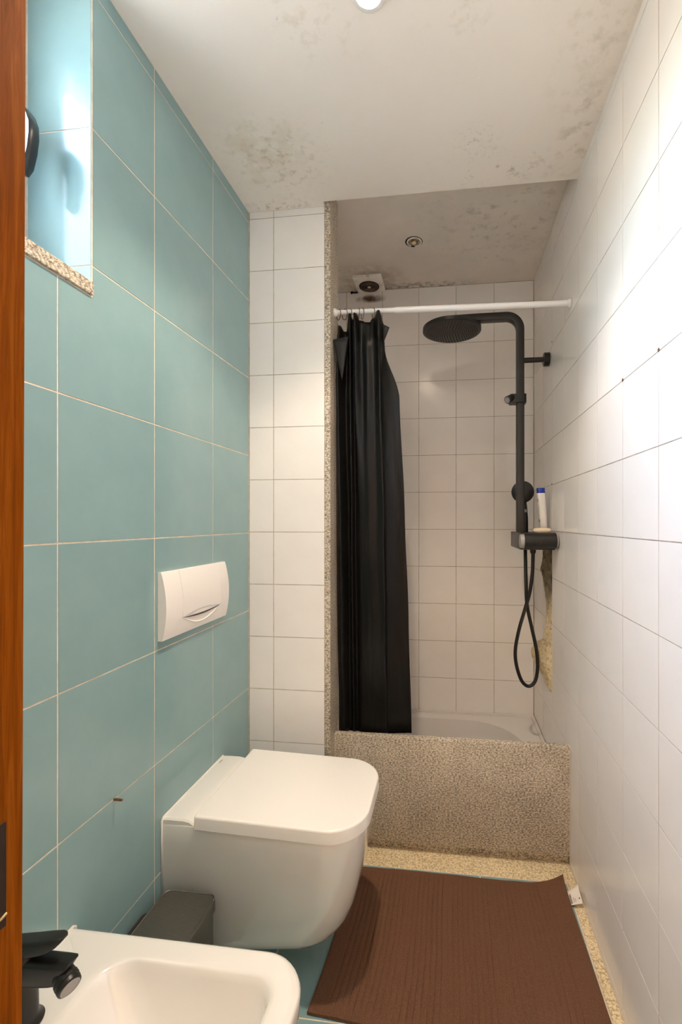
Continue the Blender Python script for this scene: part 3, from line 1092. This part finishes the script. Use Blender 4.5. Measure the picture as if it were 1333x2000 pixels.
# hose
bm = bmesh.new()
hp = [(1.104, 0.44, 1.146), (1.102, 0.42, 1.08), (1.103, 0.412, 0.98), (1.107, 0.410, 0.89), (1.128, 0.415, 0.79), (1.149, 0.42, 0.69), (1.154, 0.42, 0.61), (1.143, 0.42, 0.55), (1.115, 0.42, 0.527),
      (1.085, 0.42, 0.55), (1.062, 0.418, 0.62), (1.057, 0.415, 0.69), (1.070, 0.40, 0.78), (1.094, 0.395, 0.87), (1.114, 0.385, 0.95), (1.124, 0.38, 1.03), (1.126, 0.375, 1.10), (1.1255, 0.372, 1.148)]
tube(bm, catmull(hp, 8), 0.0078, 12)
hose = tag(obj('shower_hose', bm, black, smooth=True), 'black flexible hose looping down under the mixer', 'hose')
bm = bmesh.new()
lathe(bm, (1.1255, 0.372, 1.1465), (0, 0, -1), [(0, 0.0125), (0.018, 0.0125), (0.024, 0.009)], 20)
obj('hose_nut', bm, black, hose, smooth=True, auto=40)

# soap and bottle on the mixer shelf
bm = bmesh.new()
rg = []
for z, s in ((1.2147, 0.80), (1.2160, 0.92), (1.2205, 1.0), (1.2260, 0.95), (1.2290, 0.80), (1.2300, 0.5)):
    rg.append([(1.150 + (x - 1.150) * s, 0.302 + (y - 0.302) * s, 1.2147 + (z - 1.2147) * 1.35) for x, y in rrect(1.113, 1.187, 0.276, 0.328, 0.022, 6)])
loft(bm, rg)
tag(obj('soap_bar', bm, soap_m, smooth=True, auto=50), 'cream oval bar of soap on the black mixer shelf', 'soap')
bt = thing('shampoo_bottle', 'slim white bottle with blue cap standing behind the soap', 'bottle', (1.172, 0.374, 1.2145))
bm = bmesh.new()
ang = -0.07


def bpt(x, y, z):
    return (1.172 + x * math.cos(ang) + z * math.sin(ang), 0.374 + y, 1.2147 + z * math.cos(ang) - x * math.sin(ang) * 0)


def brings(spec, k=4):
    return [[bpt(x, y, z) for x, y in rrect(cx - a, cx + a, -b, b, min(a, b) * 0.95, k)] for z, cx, a, b in spec]


loft(bm, brings([(0.0, 0, 0.015, 0.012), (0.002, 0, 0.017, 0.0135), (0.06, 0.0005, 0.0165, 0.0135), (0.10, 0.001, 0.0165, 0.013), (0.14, 0, 0.0175, 0.013), (0.165, -0.0005, 0.018, 0.013), (0.171, -0.0005, 0.017, 0.012)]))
obj('bottle_body', bm, bottle_m, bt, smooth=True, auto=50)
bm = bmesh.new()
loft(bm, brings([(0.1712, -0.0005, 0.0175, 0.0125), (0.192, -0.0005, 0.0178, 0.0125), (0.1935, -0.0005, 0.0165, 0.0115)]))
o = obj('bottle_cap', bm, cap_m, bt, smooth=True, auto=50)
o['label'] = 'deep blue cap'
for z, h in ((0.045, 0.012), (0.135, 0.010)):
    bm = bmesh.new()
    bx = bpt(-0.0172, -0.004, z)
    box(bm, bx[0] + 0.0001, bx[0] + 0.0010, bx[1] - 0.006, bx[1] + 0.004, bx[2], bx[2] + h)
    o = obj('printed_mark', bm, green_m, bt)
    o['label'] = 'dark green print on the label side'

# crumbling chase in the right wall under the mixer
left_edge = [(1.150, 0.46), (1.126, .575), (1.10, .56), (1.05, .60), (1.03, .63), (1.00, .565), (.96, .535), (.93, .505), (.885, .478), (.80, .475), (.76, .52), (.735, .485), (.735, .50), (.70, .58), (.67, .66), (.635, .72), (.60, .72), (.575, .67), (.555, .60), (.54, .53), (.53, .47), (.520, .42)]


def edge_at(z):
    for (a, p), (b, q) in zip(left_edge[:-1], left_edge[1:]):
        if b <= z <= a:
            return p + (q - p) * (a - z) / (a - b)
    return left_edge[-1][1]


bm = bmesh.new()
nz_, ny_ = 90, 20
vg = []
for i in range(nz_ + 1):
    z = 1.150 - (1.150 - 0.520) * i / nz_
    e = edge_at(z) + mnoise.noise(Vector((z * 60, 0, 1))) * 0.012
    y0 = 0.3635 + (0.012 * max(0, (0.56 - z) / 0.04) if z < 0.56 else 0)
    row = []
    for j in range(ny_ + 1):
        s = j / ny_
        y = y0 + (e - y0) * s
        prof = math.sin(math.pi * min(1, max(0, s))) ** 0.5 if 0 < s < 1 else 0
        body = 0.004 + 0.045 * math.exp(-((z - 0.63) / 0.065) ** 2) + 0.008 * math.exp(-((z - 0.76) / 0.05) ** 2)
        rough_ = mnoise.fractal(Vector((y * 45, z * 45, 2.0)), 0.9, 2.0, 4) * 0.006
        row.append(bm.verts.new((W + 0.0008 - prof * max(0.0012, body + rough_), y, z)))
    vg.append(row)
for a, b in zip(vg[:-1], vg[1:]):
    for i in range(len(a) - 1):
        bm.faces.new((a[i], a[i + 1], b[i + 1], b[i]))
fo = obj('crumbling_plaster', bm, foam, wall_right)
fo['label'] = 'crumbly cream foam and plaster patch below the mixer'
# plugged drill holes in the right wall tiles
for y, z in ((0.363, 2.037), (0.363, 1.424), (-0.441, 1.622), (-0.641, 1.623)):
    bm = bmesh.new()
    lathe(bm, (W - 0.0002, y, z), (-1, 0, 0), [(0, 0.0042), (0.0008, 0.0040), (0.001, 0.0005)], 12)
    obj('drill_hole', bm, rust, wall_right)

# ------------------------------------------------------------------ flush plate
fp = thing('flush_plate', 'white flush plate with curved front on the teal wall', 'flush plate', (0, -0.38, 1.035))
FY0, FY1, FZ0, FZ1 = -0.546, -0.206, 0.9445, 1.1265


def plate_x(z, base=0.010, bul=0.0135):
    t = (z - FZ0) / (FZ1 - FZ0)
    return base + bul * math.sin(math.pi * min(1, max(0, t))) ** 0.85 + 0.003 * (1 - t)


def patch(bm, y0, y1, z0f, z1f, off, ny=16, nzz=18):
    vg = []
    for i in range(ny + 1):
        y = y0 + (y1 - y0) * i / ny
        a, b = z0f(y), z1f(y)
        vg.append([bm.verts.new((plate_x(a + (b - a) * k / nzz) + off, y, a + (b - a) * k / nzz)) for k in range(nzz + 1)])
    fs = []
    for p, q in zip(vg[:-1], vg[1:]):
        for k in range(nzz):
            fs.append(bm.faces.new((p[k], q[k], q[k + 1], p[k + 1])))
    return fs


bm = bmesh.new()
rings = []
for y, s in ((FY0, 0.985), (FY0 + 0.0015, 1.0), (FY1 - 0.0015, 1.0), (FY1, 0.985)):
    prof = [(plate_x(FZ0 + (FZ1 - FZ0) * k / 22) * s, FZ0 + (FZ1 - FZ0) * k / 22) for k in range(23)]
    rings.append([(x, y, z) for x, z in prof] + [(0.0002, y, FZ1), (0.0002, y, FZ0)])
loft(bm, rings)
obj('plate', bm, plastic_w, fp, smooth=True, auto=30)
BY0, BY1 = -0.472, -0.262
bm = bmesh.new()


def low(y):
    t = (y - BY0) / (BY1 - BY0)
    return 0.992 + 0.012 * math.sin(math.pi * t)


fs = patch(bm, BY0, BY1, low, lambda y: FZ1 - 0.002, 0.0002)
r = bmesh.ops.extrude_face_region(bm, geom=fs)
for v in [g for g in r['geom'] if isinstance(g, bmesh.types.BMVert)]:
    v.co.x += 0.0016
btn = obj('flush_button', bm, plastic_w, fp, smooth=True, auto=30)
bm = bmesh.new()
# smile-shaped finger recess: dark slot and bright lower lip
rg = []
for k in range(25):
    t = k / 24
    y = BY0 + 0.004 + (BY1 - BY0 - 0.008) * t
    s = math.sin(math.pi * t)
    zt2, zb2 = 0.992 + 0.010 * s, 0.992 - 0.029 * s
    zc2 = (zt2 + zb2) / 2
    h2 = max((zt2 - zb2) / 2, 0.0004)
    rg.append([(plate_x(zc2 + h2 * math.cos(a)) - 0.0006 + 0.0028 * max(0, math.sin(a)) * s * (0.15 if math.cos(a) > -0.3 else 1.0), y, zc2 + h2 * math.cos(a)) for a in [2 * math.pi * q / 14 for q in range(14)]])
loft(bm, rg)
obj('finger_recess', bm, plastic_w, fp, smooth=True, auto=60)
bm = bmesh.new()
pts = []
for k in range(25):
    t = k / 24
    y = BY0 + 0.004 + (BY1 - BY0 - 0.008) * t
    s = math.sin(math.pi * t)
    z = 0.992 - 0.006 * s
    pts.append((plate_x(z) + 0.0008, y, z))
tube(bm, pts, [0.0003 + 0.0022 * math.sin(math.pi * k / 24) for k in range(25)], 8)
obj('slot', bm, dark_pl, fp, smooth=True)
bm = bmesh.new()
rg = []
for k in range(25):
    t = k / 24
    y = BY0 + 0.002 + (BY1 - BY0 - 0.004) * t
    s = math.sin(math.pi * t)
    z = 0.993 - 0.030 * s
    rg.append(Vector((plate_x(z) + 0.0004, y, z)))
tube(bm, rg, [0.0004 + 0.0032 * math.sin(math.pi * k / 24) for k in range(25)], 8)
obj('recess_lip', bm, plastic_w, fp, smooth=True)

# ------------------------------------------------------------------ toilet
TC = -0.363
toi = thing('toilet', 'white wall-hung toilet with closed square lid on the teal wall', 'toilet', (0, TC, 0.10))


def d_shape(L, hw, r, x0=0.0008, bow=0.012, wall_hw=None, seg=12, back_r=0.003):
    p = rrect(x0, L, TC - hw, TC + hw, (r, back_r, back_r, r), seg)
    out = []
    for x, y in p:
        t = (y - TC) / hw
        x2 = x - bow * (t * t) * max(0, (x / L)) ** 4
        k = 1.0
        if wall_hw:
            f = max(0, 1 - x / 0.16)
            k = 1 + (wall_hw / hw - 1) * f * f * (3 - 2 * f)
        out.append((x2, TC + (y - TC) * k))
    return out


secs = [(0.100, 0.400, 0.088, 0.07, 0.150), (0.1005, 0.425, 0.103, 0.075, 0.155), (0.108, 0.445, 0.113, 0.085, 0.158), (0.130, 0.470, 0.124, 0.095, 0.161), (0.160, 0.488, 0.135, 0.105, 0.163), (0.205, 0.503, 0.150, 0.11, 0.164),
        (0.262, 0.517, 0.163, 0.112, 0.1645), (0.335, 0.533, 0.1715, 0.112, 0.165), (0.40, 0.543, 0.1755, 0.112, 0.166), (0.447, 0.546, 0.1765, 0.112, 0.166), (0.452, 0.543, 0.1745, 0.110, 0.165)]
bm = bmesh.new()
loft(bm, [[(x, y, z - 0.010 * max(0, x / 0.55) * (1 if z > 0.44 else 0)) for x, y in d_shape(L, hw, r, wall_hw=wh)] for z, L, hw, r, wh in secs])
# raised deck at the wall, sloping down into the rim
dk = []
for x, z in ((0.0008, 0.4655), (0.020, 0.4668), (0.060, 0.4668), (0.078, 0.464), (0.092, 0.455), (0.10, 0.4515)):
    hwx = 0.1655
    dk.append([(x, TC - hwx, 0.446), (x, TC - hwx, z - 0.004), (x, TC - hwx + 0.004, z), (x, TC + hwx - 0.004, z), (x, TC + hwx, z - 0.004), (x, TC + hwx, 0.446)])
loft(bm, dk)
bowl = obj('bowl', bm, ceramic, toi, smooth=True, auto=34)
bm = bmesh.new()
lid_s = [(0.0, -0.001), (0.002, 0.0025), (0.0235, 0.0010), (0.0262, 0.0002), (0.0276, -0.0022), (0.0280, -0.006)]
loft(bm, [[(x, y, 0.4535 + dz * 1.30 - 0.030 * max(0.0, x - 0.10) - 0.0015 * ((y - TC) / 0.177) ** 2) for x, y in d_shape(0.551 + off, 0.1785 + off, 0.100 + off, x0=0.100 - off * 0.5, bow=0.014, seg=16, back_r=0.004)] for dz, off in lid_s])
obj('lid', bm, lid_m, toi, smooth=True, auto=48)
bm = bmesh.new()
lathe(bm, (0.061, -0.5262, 0.3525), (0, -1, 0), [(-0.004, 0.0085), (0.0006, 0.0085), (0.0016, 0.0078), (0.0006, 0.0066), (0.0003, 0.001)], 20)
o = obj('fixing_hole', bm, hole_and_tape_black, toi, smooth=True, auto=50)
o['label'] = 'dark round fixing hole in the side'
bm = bmesh.new()
box(bm, 0.0105, 0.0135, -0.246, -0.229, 0.4660, 0.4671)
o = obj('maker_mark', bm, ink_g, toi)
o['label'] = 'small grey maker mark on the rim'
bm = bmesh.new()
tube(bm, [(0.0012, TC - 0.166, 0.26), (0.0012, TC - 0.1675, 0.40), (0.0012, TC - 0.167, 0.460), (0.0012, TC - 0.160, 0.4668), (0.0012, TC + 0.160, 0.4668), (0.0012, TC + 0.167, 0.460), (0.0012, TC + 0.167, 0.30)], 0.0028, 8)
obj('silicone_joint', bm, silicone, toi, smooth=True)

# ------------------------------------------------------------------ rusty screw
bm = bmesh.new()
tube(bm, [(-0.0008, -0.700, 0.6215), (0.010, -0.701, 0.6225), (0.021, -0.702, 0.6225)], [0.0028, 0.0024, 0.0026], 10)
for k in range(5):
    torus(bm, (0.003 + 0.0032 * k, -0.7005 - 0.0003 * k, 0.6222), (1, -0.1, 0), 0.0026, 0.0006, 10, 4)
tag(obj('screw', bm, rust, smooth=True, auto=40), 'rusty screw sticking out of the teal wall beside the toilet', 'screw')

# ------------------------------------------------------------------ bin
BX0, BX1, BYf, BYn, BZ = 0.028, 0.173, -0.552, -0.795, 0.300
bn = thing('pedal_bin', 'slim dark steel pedal bin between toilet and bidet', 'bin', ((BX0 + BX1) / 2, (BYf + BYn) / 2, 0.0012))
bm = bmesh.new()
loft(bm, [[(x, y, z) for x, y in rrect(BX0 + 0.004 + i, BX1 - 0.004 - i, BYn + 0.004 + i, BYf - 0.004 - i, 0.018, 6)] for z, i in ((0.0012, 0.0), (0.267, 0))])
obj('bin_body', bm, steel, bn, smooth=True, auto=40)
bm = bmesh.new()
loft(bm, [[(x, y, z) for x, y in rrect(BX0 - i, BX1 + i, BYn - i, BYf + i, 0.020 + i, 6)] for z, i in ((0.270, -0.001), (0.2705, 0), (0.292, 0), (0.297, -0.0012), (0.2995, -0.004))], True, False)
obj('lid_rim', bm, steel, bn, smooth=True, auto=40)
bm = bmesh.new()
_p = [(x, y, 0.2992) for x, y in rrect(BX0 + 0.0022, BX1 - 0.0022, BYn + 0.0022, BYf - 0.0022, 0.018, 6)]
tube(bm, _p + [_p[0]], 0.0013, 6)
obj('lid_edge', bm, steel_l, bn, smooth=True)
bm = bmesh.new()
loft(bm, [[(x, y, z) for x, y in rrect(BX0 + i, BX1 - i, BYn + i, BYf - i, 0.018, 6)] for z, i in ((0.290, 0.004), (0.2992, 0.0042), (0.2988, 0.008), (0.2985, 0.03))])
obj('lid', bm, steel, bn, smooth=True, auto=40)
bm = bmesh.new()
loft(bm, [[(x, y, z) for x, y in rrect(0.002, BX0 - 0.001, -0.745, -0.600, 0.012, 5)] for z in (0.06, 0.270, 0.276)])
o = obj('hinge_housing', bm, dark_pl, bn, smooth=True, auto=40)
o['label'] = 'dark plastic hinge housing behind the bin'

# ------------------------------------------------------------------ bidet
bid = thing('bidet', 'white square bidet with rounded front corners, nearest the door', 'bidet', (0, -0.99, 0.08))
BYa, BYb = -1.166, -0.812
bm = bmesh.new()
N = 10


def brr(x0, x1, y0, y1, r, z, slope=0.0):
    return [(x, y, z - slope * x) for x, y in rrect(x0, x1, y0, y1, r, N)]


f3 = 0.003
outer = [(0.08, 0.36, 0.08), (0.10, 0.41, 0.05), (0.18, 0.46, 0.022), (0.28, 0.49, 0.006), (0.38, 0.503, 0.0), (0.421, 0.506, 0.0), (0.428, 0.503, 0.003), (0.4308, 0.498, 0.008), (0.431, 0.492, 0.014)]
rings = [brr(0.0008, L, BYa + i, BYb - i, (0.085, f3, f3, 0.085), z) for z, L, i in outer]
inner = [(0.110, 0.464, 0.040, 0.431, (0.050, 0.064, 0.064, 0.050)), (0.118, 0.458, 0.048, 0.4302, (0.045, 0.06, 0.06, 0.045)), (0.124, 0.454, 0.052, 0.427, (0.045, 0.06, 0.06, 0.045)), (0.130, 0.450, 0.056, 0.415, (0.045, 0.06, 0.06, 0.045)),
         (0.165, 0.440, 0.070, 0.355, (0.05, 0.07, 0.07, 0.05)), (0.205, 0.415, 0.090, 0.315, (0.06, 0.07, 0.07, 0.06)), (0.25, 0.36, 0.14, 0.303, (0.04,) * 4)]
for x0, x1, i, z, r in inner:
    rings.append(brr(x0, x1, BYa + i, BYb - i, r, z))
loft(bm, rings)
obj('basin', bm, ceramic, bid, smooth=True, auto=50)
bm = bmesh.new()
lathe(bm, (0.305, -0.99, 0.3032), (0, 0, 1), [(0, 0.024), (0.003, 0.024), (0.0045, 0.02), (0.0045, 0.001)], 24)
obj('drain_plug', bm, chrome, bid, smooth=True, auto=40)
bm = bmesh.new()
tube(bm, [(0.001, BYb + 0.001, 0.20), (0.001, BYb + 0.001, 0.428), (0.001, BYb - 0.004, 0.4315), (0.001, BYa + 0.004, 0.4315)], 0.003, 8)
obj('silicone_joint', bm, silicone, bid, smooth=True)

# tap of the bidet
TY = -0.99
tap = thing('bidet_tap', 'black lever mixer tap standing on the bidet rim', 'tap', (0.068, TY, 0.431))


def section_sweep(bm, secs):
    """secs: (x, zc, half_height, half_width, shear) rounded rect sections along +x"""
    rings = []
    for x, zc, hh, hw, sh in secs:
        rings.append([(x + (q / max(hh, 1e-4)) * sh, TY + p, zc + q) for p, q in rrect(-hw, hw, -hh, hh, min(hh, hw) * 0.45, 4)])
    loft(bm, rings)


bm = bmesh.new()
loft(bm, [[(x, y, z) for x, y in rrect(0.062 - a, 0.062 + a, TY - b, TY + b, r, 8)] for z, a, b, r in
          ((0.4312, 0.0325, 0.030, 0.026), (0.4345, 0.033, 0.0305, 0.026), (0.440, 0.0285, 0.025, 0.022), (0.446, 0.0265, 0.022, 0.02), (0.510, 0.026, 0.0215, 0.02), (0.552, 0.028, 0.0205, 0.02), (0.560, 0.025, 0.018, 0.017))])
obj('tap_body', bm, black, tap, smooth=True, auto=40)
bm = bmesh.new()
section_sweep(bm, [(0.040, 0.525, 0.0195, 0.013, 0.0), (0.075, 0.527, 0.0205, 0.0155, 0.002), (0.110, 0.529, 0.0205, 0.0155, 0.006), (0.136, 0.531, 0.0195, 0.0148, 0.0105), (0.147, 0.532, 0.0185, 0.0142, 0.0125), (0.150, 0.532, 0.0165, 0.0125, 0.0115)])
spout = obj('spout', bm, black, tap, smooth=True, auto=40)
bm = bmesh.new()
rings = []
for x, zb, zt3, hw in ((0.030, 0.556, 0.566, 0.0115), (0.045, 0.5535, 0.570, 0.0135), (0.070, 0.5535, 0.575, 0.014), (0.090, 0.555, 0.579, 0.014), (0.104, 0.558, 0.582, 0.014), (0.116, 0.562, 0.5845, 0.0135), (0.127, 0.568, 0.5865, 0.0126), (0.136, 0.574, 0.588, 0.0118), (0.143, 0.5805, 0.588, 0.0088), (0.147, 0.585, 0.5875, 0.0045)):
    zc3, hh = (zb + zt3) / 2, (zt3 - zb) / 2
    rings.append([(x, TY + p, zc3 + q) for p, q in rrect(-hw, hw, -hh, hh, min(hh, hw) * 0.5, 4)])
loft(bm, rings)
obj('lever', bm, black, tap, smooth=True, auto=40)
bm = bmesh.new()
ad = Vector((0.855, -0.40, -0.32)).normalized()
a0 = Vector((0.136, TY + 0.002, 0.530))
lathe(bm, a0, ad, [(0, 0.009), (0.004, 0.0135), (0.009, 0.0155), (0.0135, 0.0158), (0.0145, 0.0145), (0.0165, 0.0145), (0.018, 0.0172), (0.024, 0.0176), (0.0255, 0.0162), (0.027, 0.0162), (0.0285, 0.0174), (0.034, 0.0168), (0.0355, 0.0152)], 36)
aer = obj('aerator', bm, black, tap, smooth=True, auto=40)
bm = bmesh.new()
lathe(bm, a0 + ad * 0.0353, ad, [(0, 0.0142), (0.0010, 0.0140), (0.0011, 0.0122), (0.0004, 0.0118), (0.0004, 0.001)], 24)
o = obj('aerator_mesh', bm, grey_pl, aer, smooth=True, auto=40)
o['label'] = 'grey mesh disc at the nozzle end'

# ------------------------------------------------------------------ bath mat
bm = bmesh.new()
nx, ny = 720, 36
c00, c10, c01, c11 = Vector((0.404, -0.535)), Vector((1.171, -0.585)), Vector((0.430, -0.041)), Vector((1.160, -0.037))
vg = []
for i in range(nx + 1):
    u = i / nx
    row = []
    for j in range(ny + 1):
        v = j / ny
        p = (c00 * (1 - u) + c10 * u) * (1 - v) + (c01 * (1 - u) + c11 * u) * v
        p.y += 0.003 * math.sin(u * 7.0) * v
        p.x += 0.004 * math.sin(v * 5.0) * (1 - u)
        hem = 1.0 if (0.045 < u < 0.93 and 0.03 < v < 0.97) else 0.0
        ph = u * 46 + 0.12 * math.sin(v * 6 + u * 9)
        amp = 0.7 + 0.6 * mnoise.noise(Vector((math.floor(ph) * 0.77, 0.3, 0)))
        rib = 0.0062 * (abs(math.sin(math.pi * ph)) ** 0.28 - 1) * amp * hem
        wave = 0.0022 * mnoise.noise(Vector((u * 4, v * 3, 0.4))) + 0.0015 * mnoise.noise(Vector((u * 11, v * 7, 1.4)))
        z = 0.0115 + rib + wave
        d = math.hypot((1 - u) * 0.76, (1 - v) * 0.55)
        curl = max(0, 1 - d / 0.13)
        z += 0.036 * curl ** 2
        p.x -= 0.006 * curl
        e = min(u * 0.76, (1 - u) * 0.76, v * 0.5, (1 - v) * 0.5)
        z -= 0.003 * max(0, 1 - e / 0.006) ** 2
        row.append(bm.verts.new((p.x, p.y, z)))
    vg.append(row)
for a, b in zip(vg[:-1], vg[1:]):
    for j in range(ny):
        bm.faces.new((a[j], b[j], b[j + 1], a[j + 1]))
# skirt and underside
edge = [vg[i][0] for i in range(nx + 1)] + [vg[nx][j] for j in range(1, ny + 1)] + [vg[i][ny] for i in range(nx - 1, -1, -1)] + [vg[0][j] for j in range(ny - 1, 0, -1)]
low_v = [bm.verts.new((v.co.x, v.co.y, max(0.0008, v.co.z - 0.007))) for v in edge]
n = len(edge)
for k in range(n):
    bm.faces.new((edge[k], low_v[k], low_v[(k + 1) % n], edge[(k + 1) % n]))
bm.faces.new(low_v)
mat_o = tag(obj('bath_mat', bm, mat_m, smooth=True, auto=60), 'dark brown ribbed bath mat on the floor before the granite slab', 'mat')
# care label
bm = bmesh.new()
nu, nv = 8, 10
vg = []
for i in range(nu + 1):
    s = i / nu
    row = []
    for j in range(nv + 1):
        t = j / nv
        y = -0.064 - 0.053 * t
        x = 1.154 + 0.044 * s - 0.010 * t * s * 0.2
        z = 0.006 + 0.026 * s ** 1.6 * (1 - 0.55 * t) + 0.002 * math.sin(6 * t + 3 * s)
        row.append(bm.verts.new((x, y + 0.010 * s * (0.6 - t), z)))
    vg.append(row)
for a, b in zip(vg[:-1], vg[1:]):
    for j in range(nv):
        bm.faces.new((a[j], b[j], b[j + 1], a[j + 1]))
lab = obj('care_label', bm, paper, mat_o, smooth=True)
s_ = lab.modifiers.new('thick', 'SOLIDIFY')
s_.thickness = 0.0005
lab['label'] = 'white printed cloth label at the mat edge'


def label_pt(s, t):
    y = -0.064 - 0.053 * t + 0.010 * s * (0.6 - t)
    return Vector((1.154 + 0.044 * s - 0.002 * t * s, y, 0.0068 + 0.026 * s ** 1.6 * (1 - 0.55 * t) + 0.002 * math.sin(6 * t + 3 * s)))


bm = bmesh.new()
for s0, s1, t0, t1 in [(0.20, 0.34, 0.30 + 0.075 * k, 0.30 + 0.075 * k + 0.045) for k in range(8)] + [(0.45, 0.50, 0.5 + 0.06 * k, 0.53 + 0.06 * k) for k in range(6)] + [(0.56, 0.60, 0.58 + 0.06 * k, 0.61 + 0.06 * k) for k in range(4)] + [(0.82, 0.9, 0.66, 0.74)]:
    bm.faces.new([bm.verts.new(label_pt(a, b)) for a, b in ((s0, t0), (s1, t0), (s1, t1), (s0, t1))])
o = obj('label_print', bm, ink, lab)
o['label'] = 'dark washed-out print'
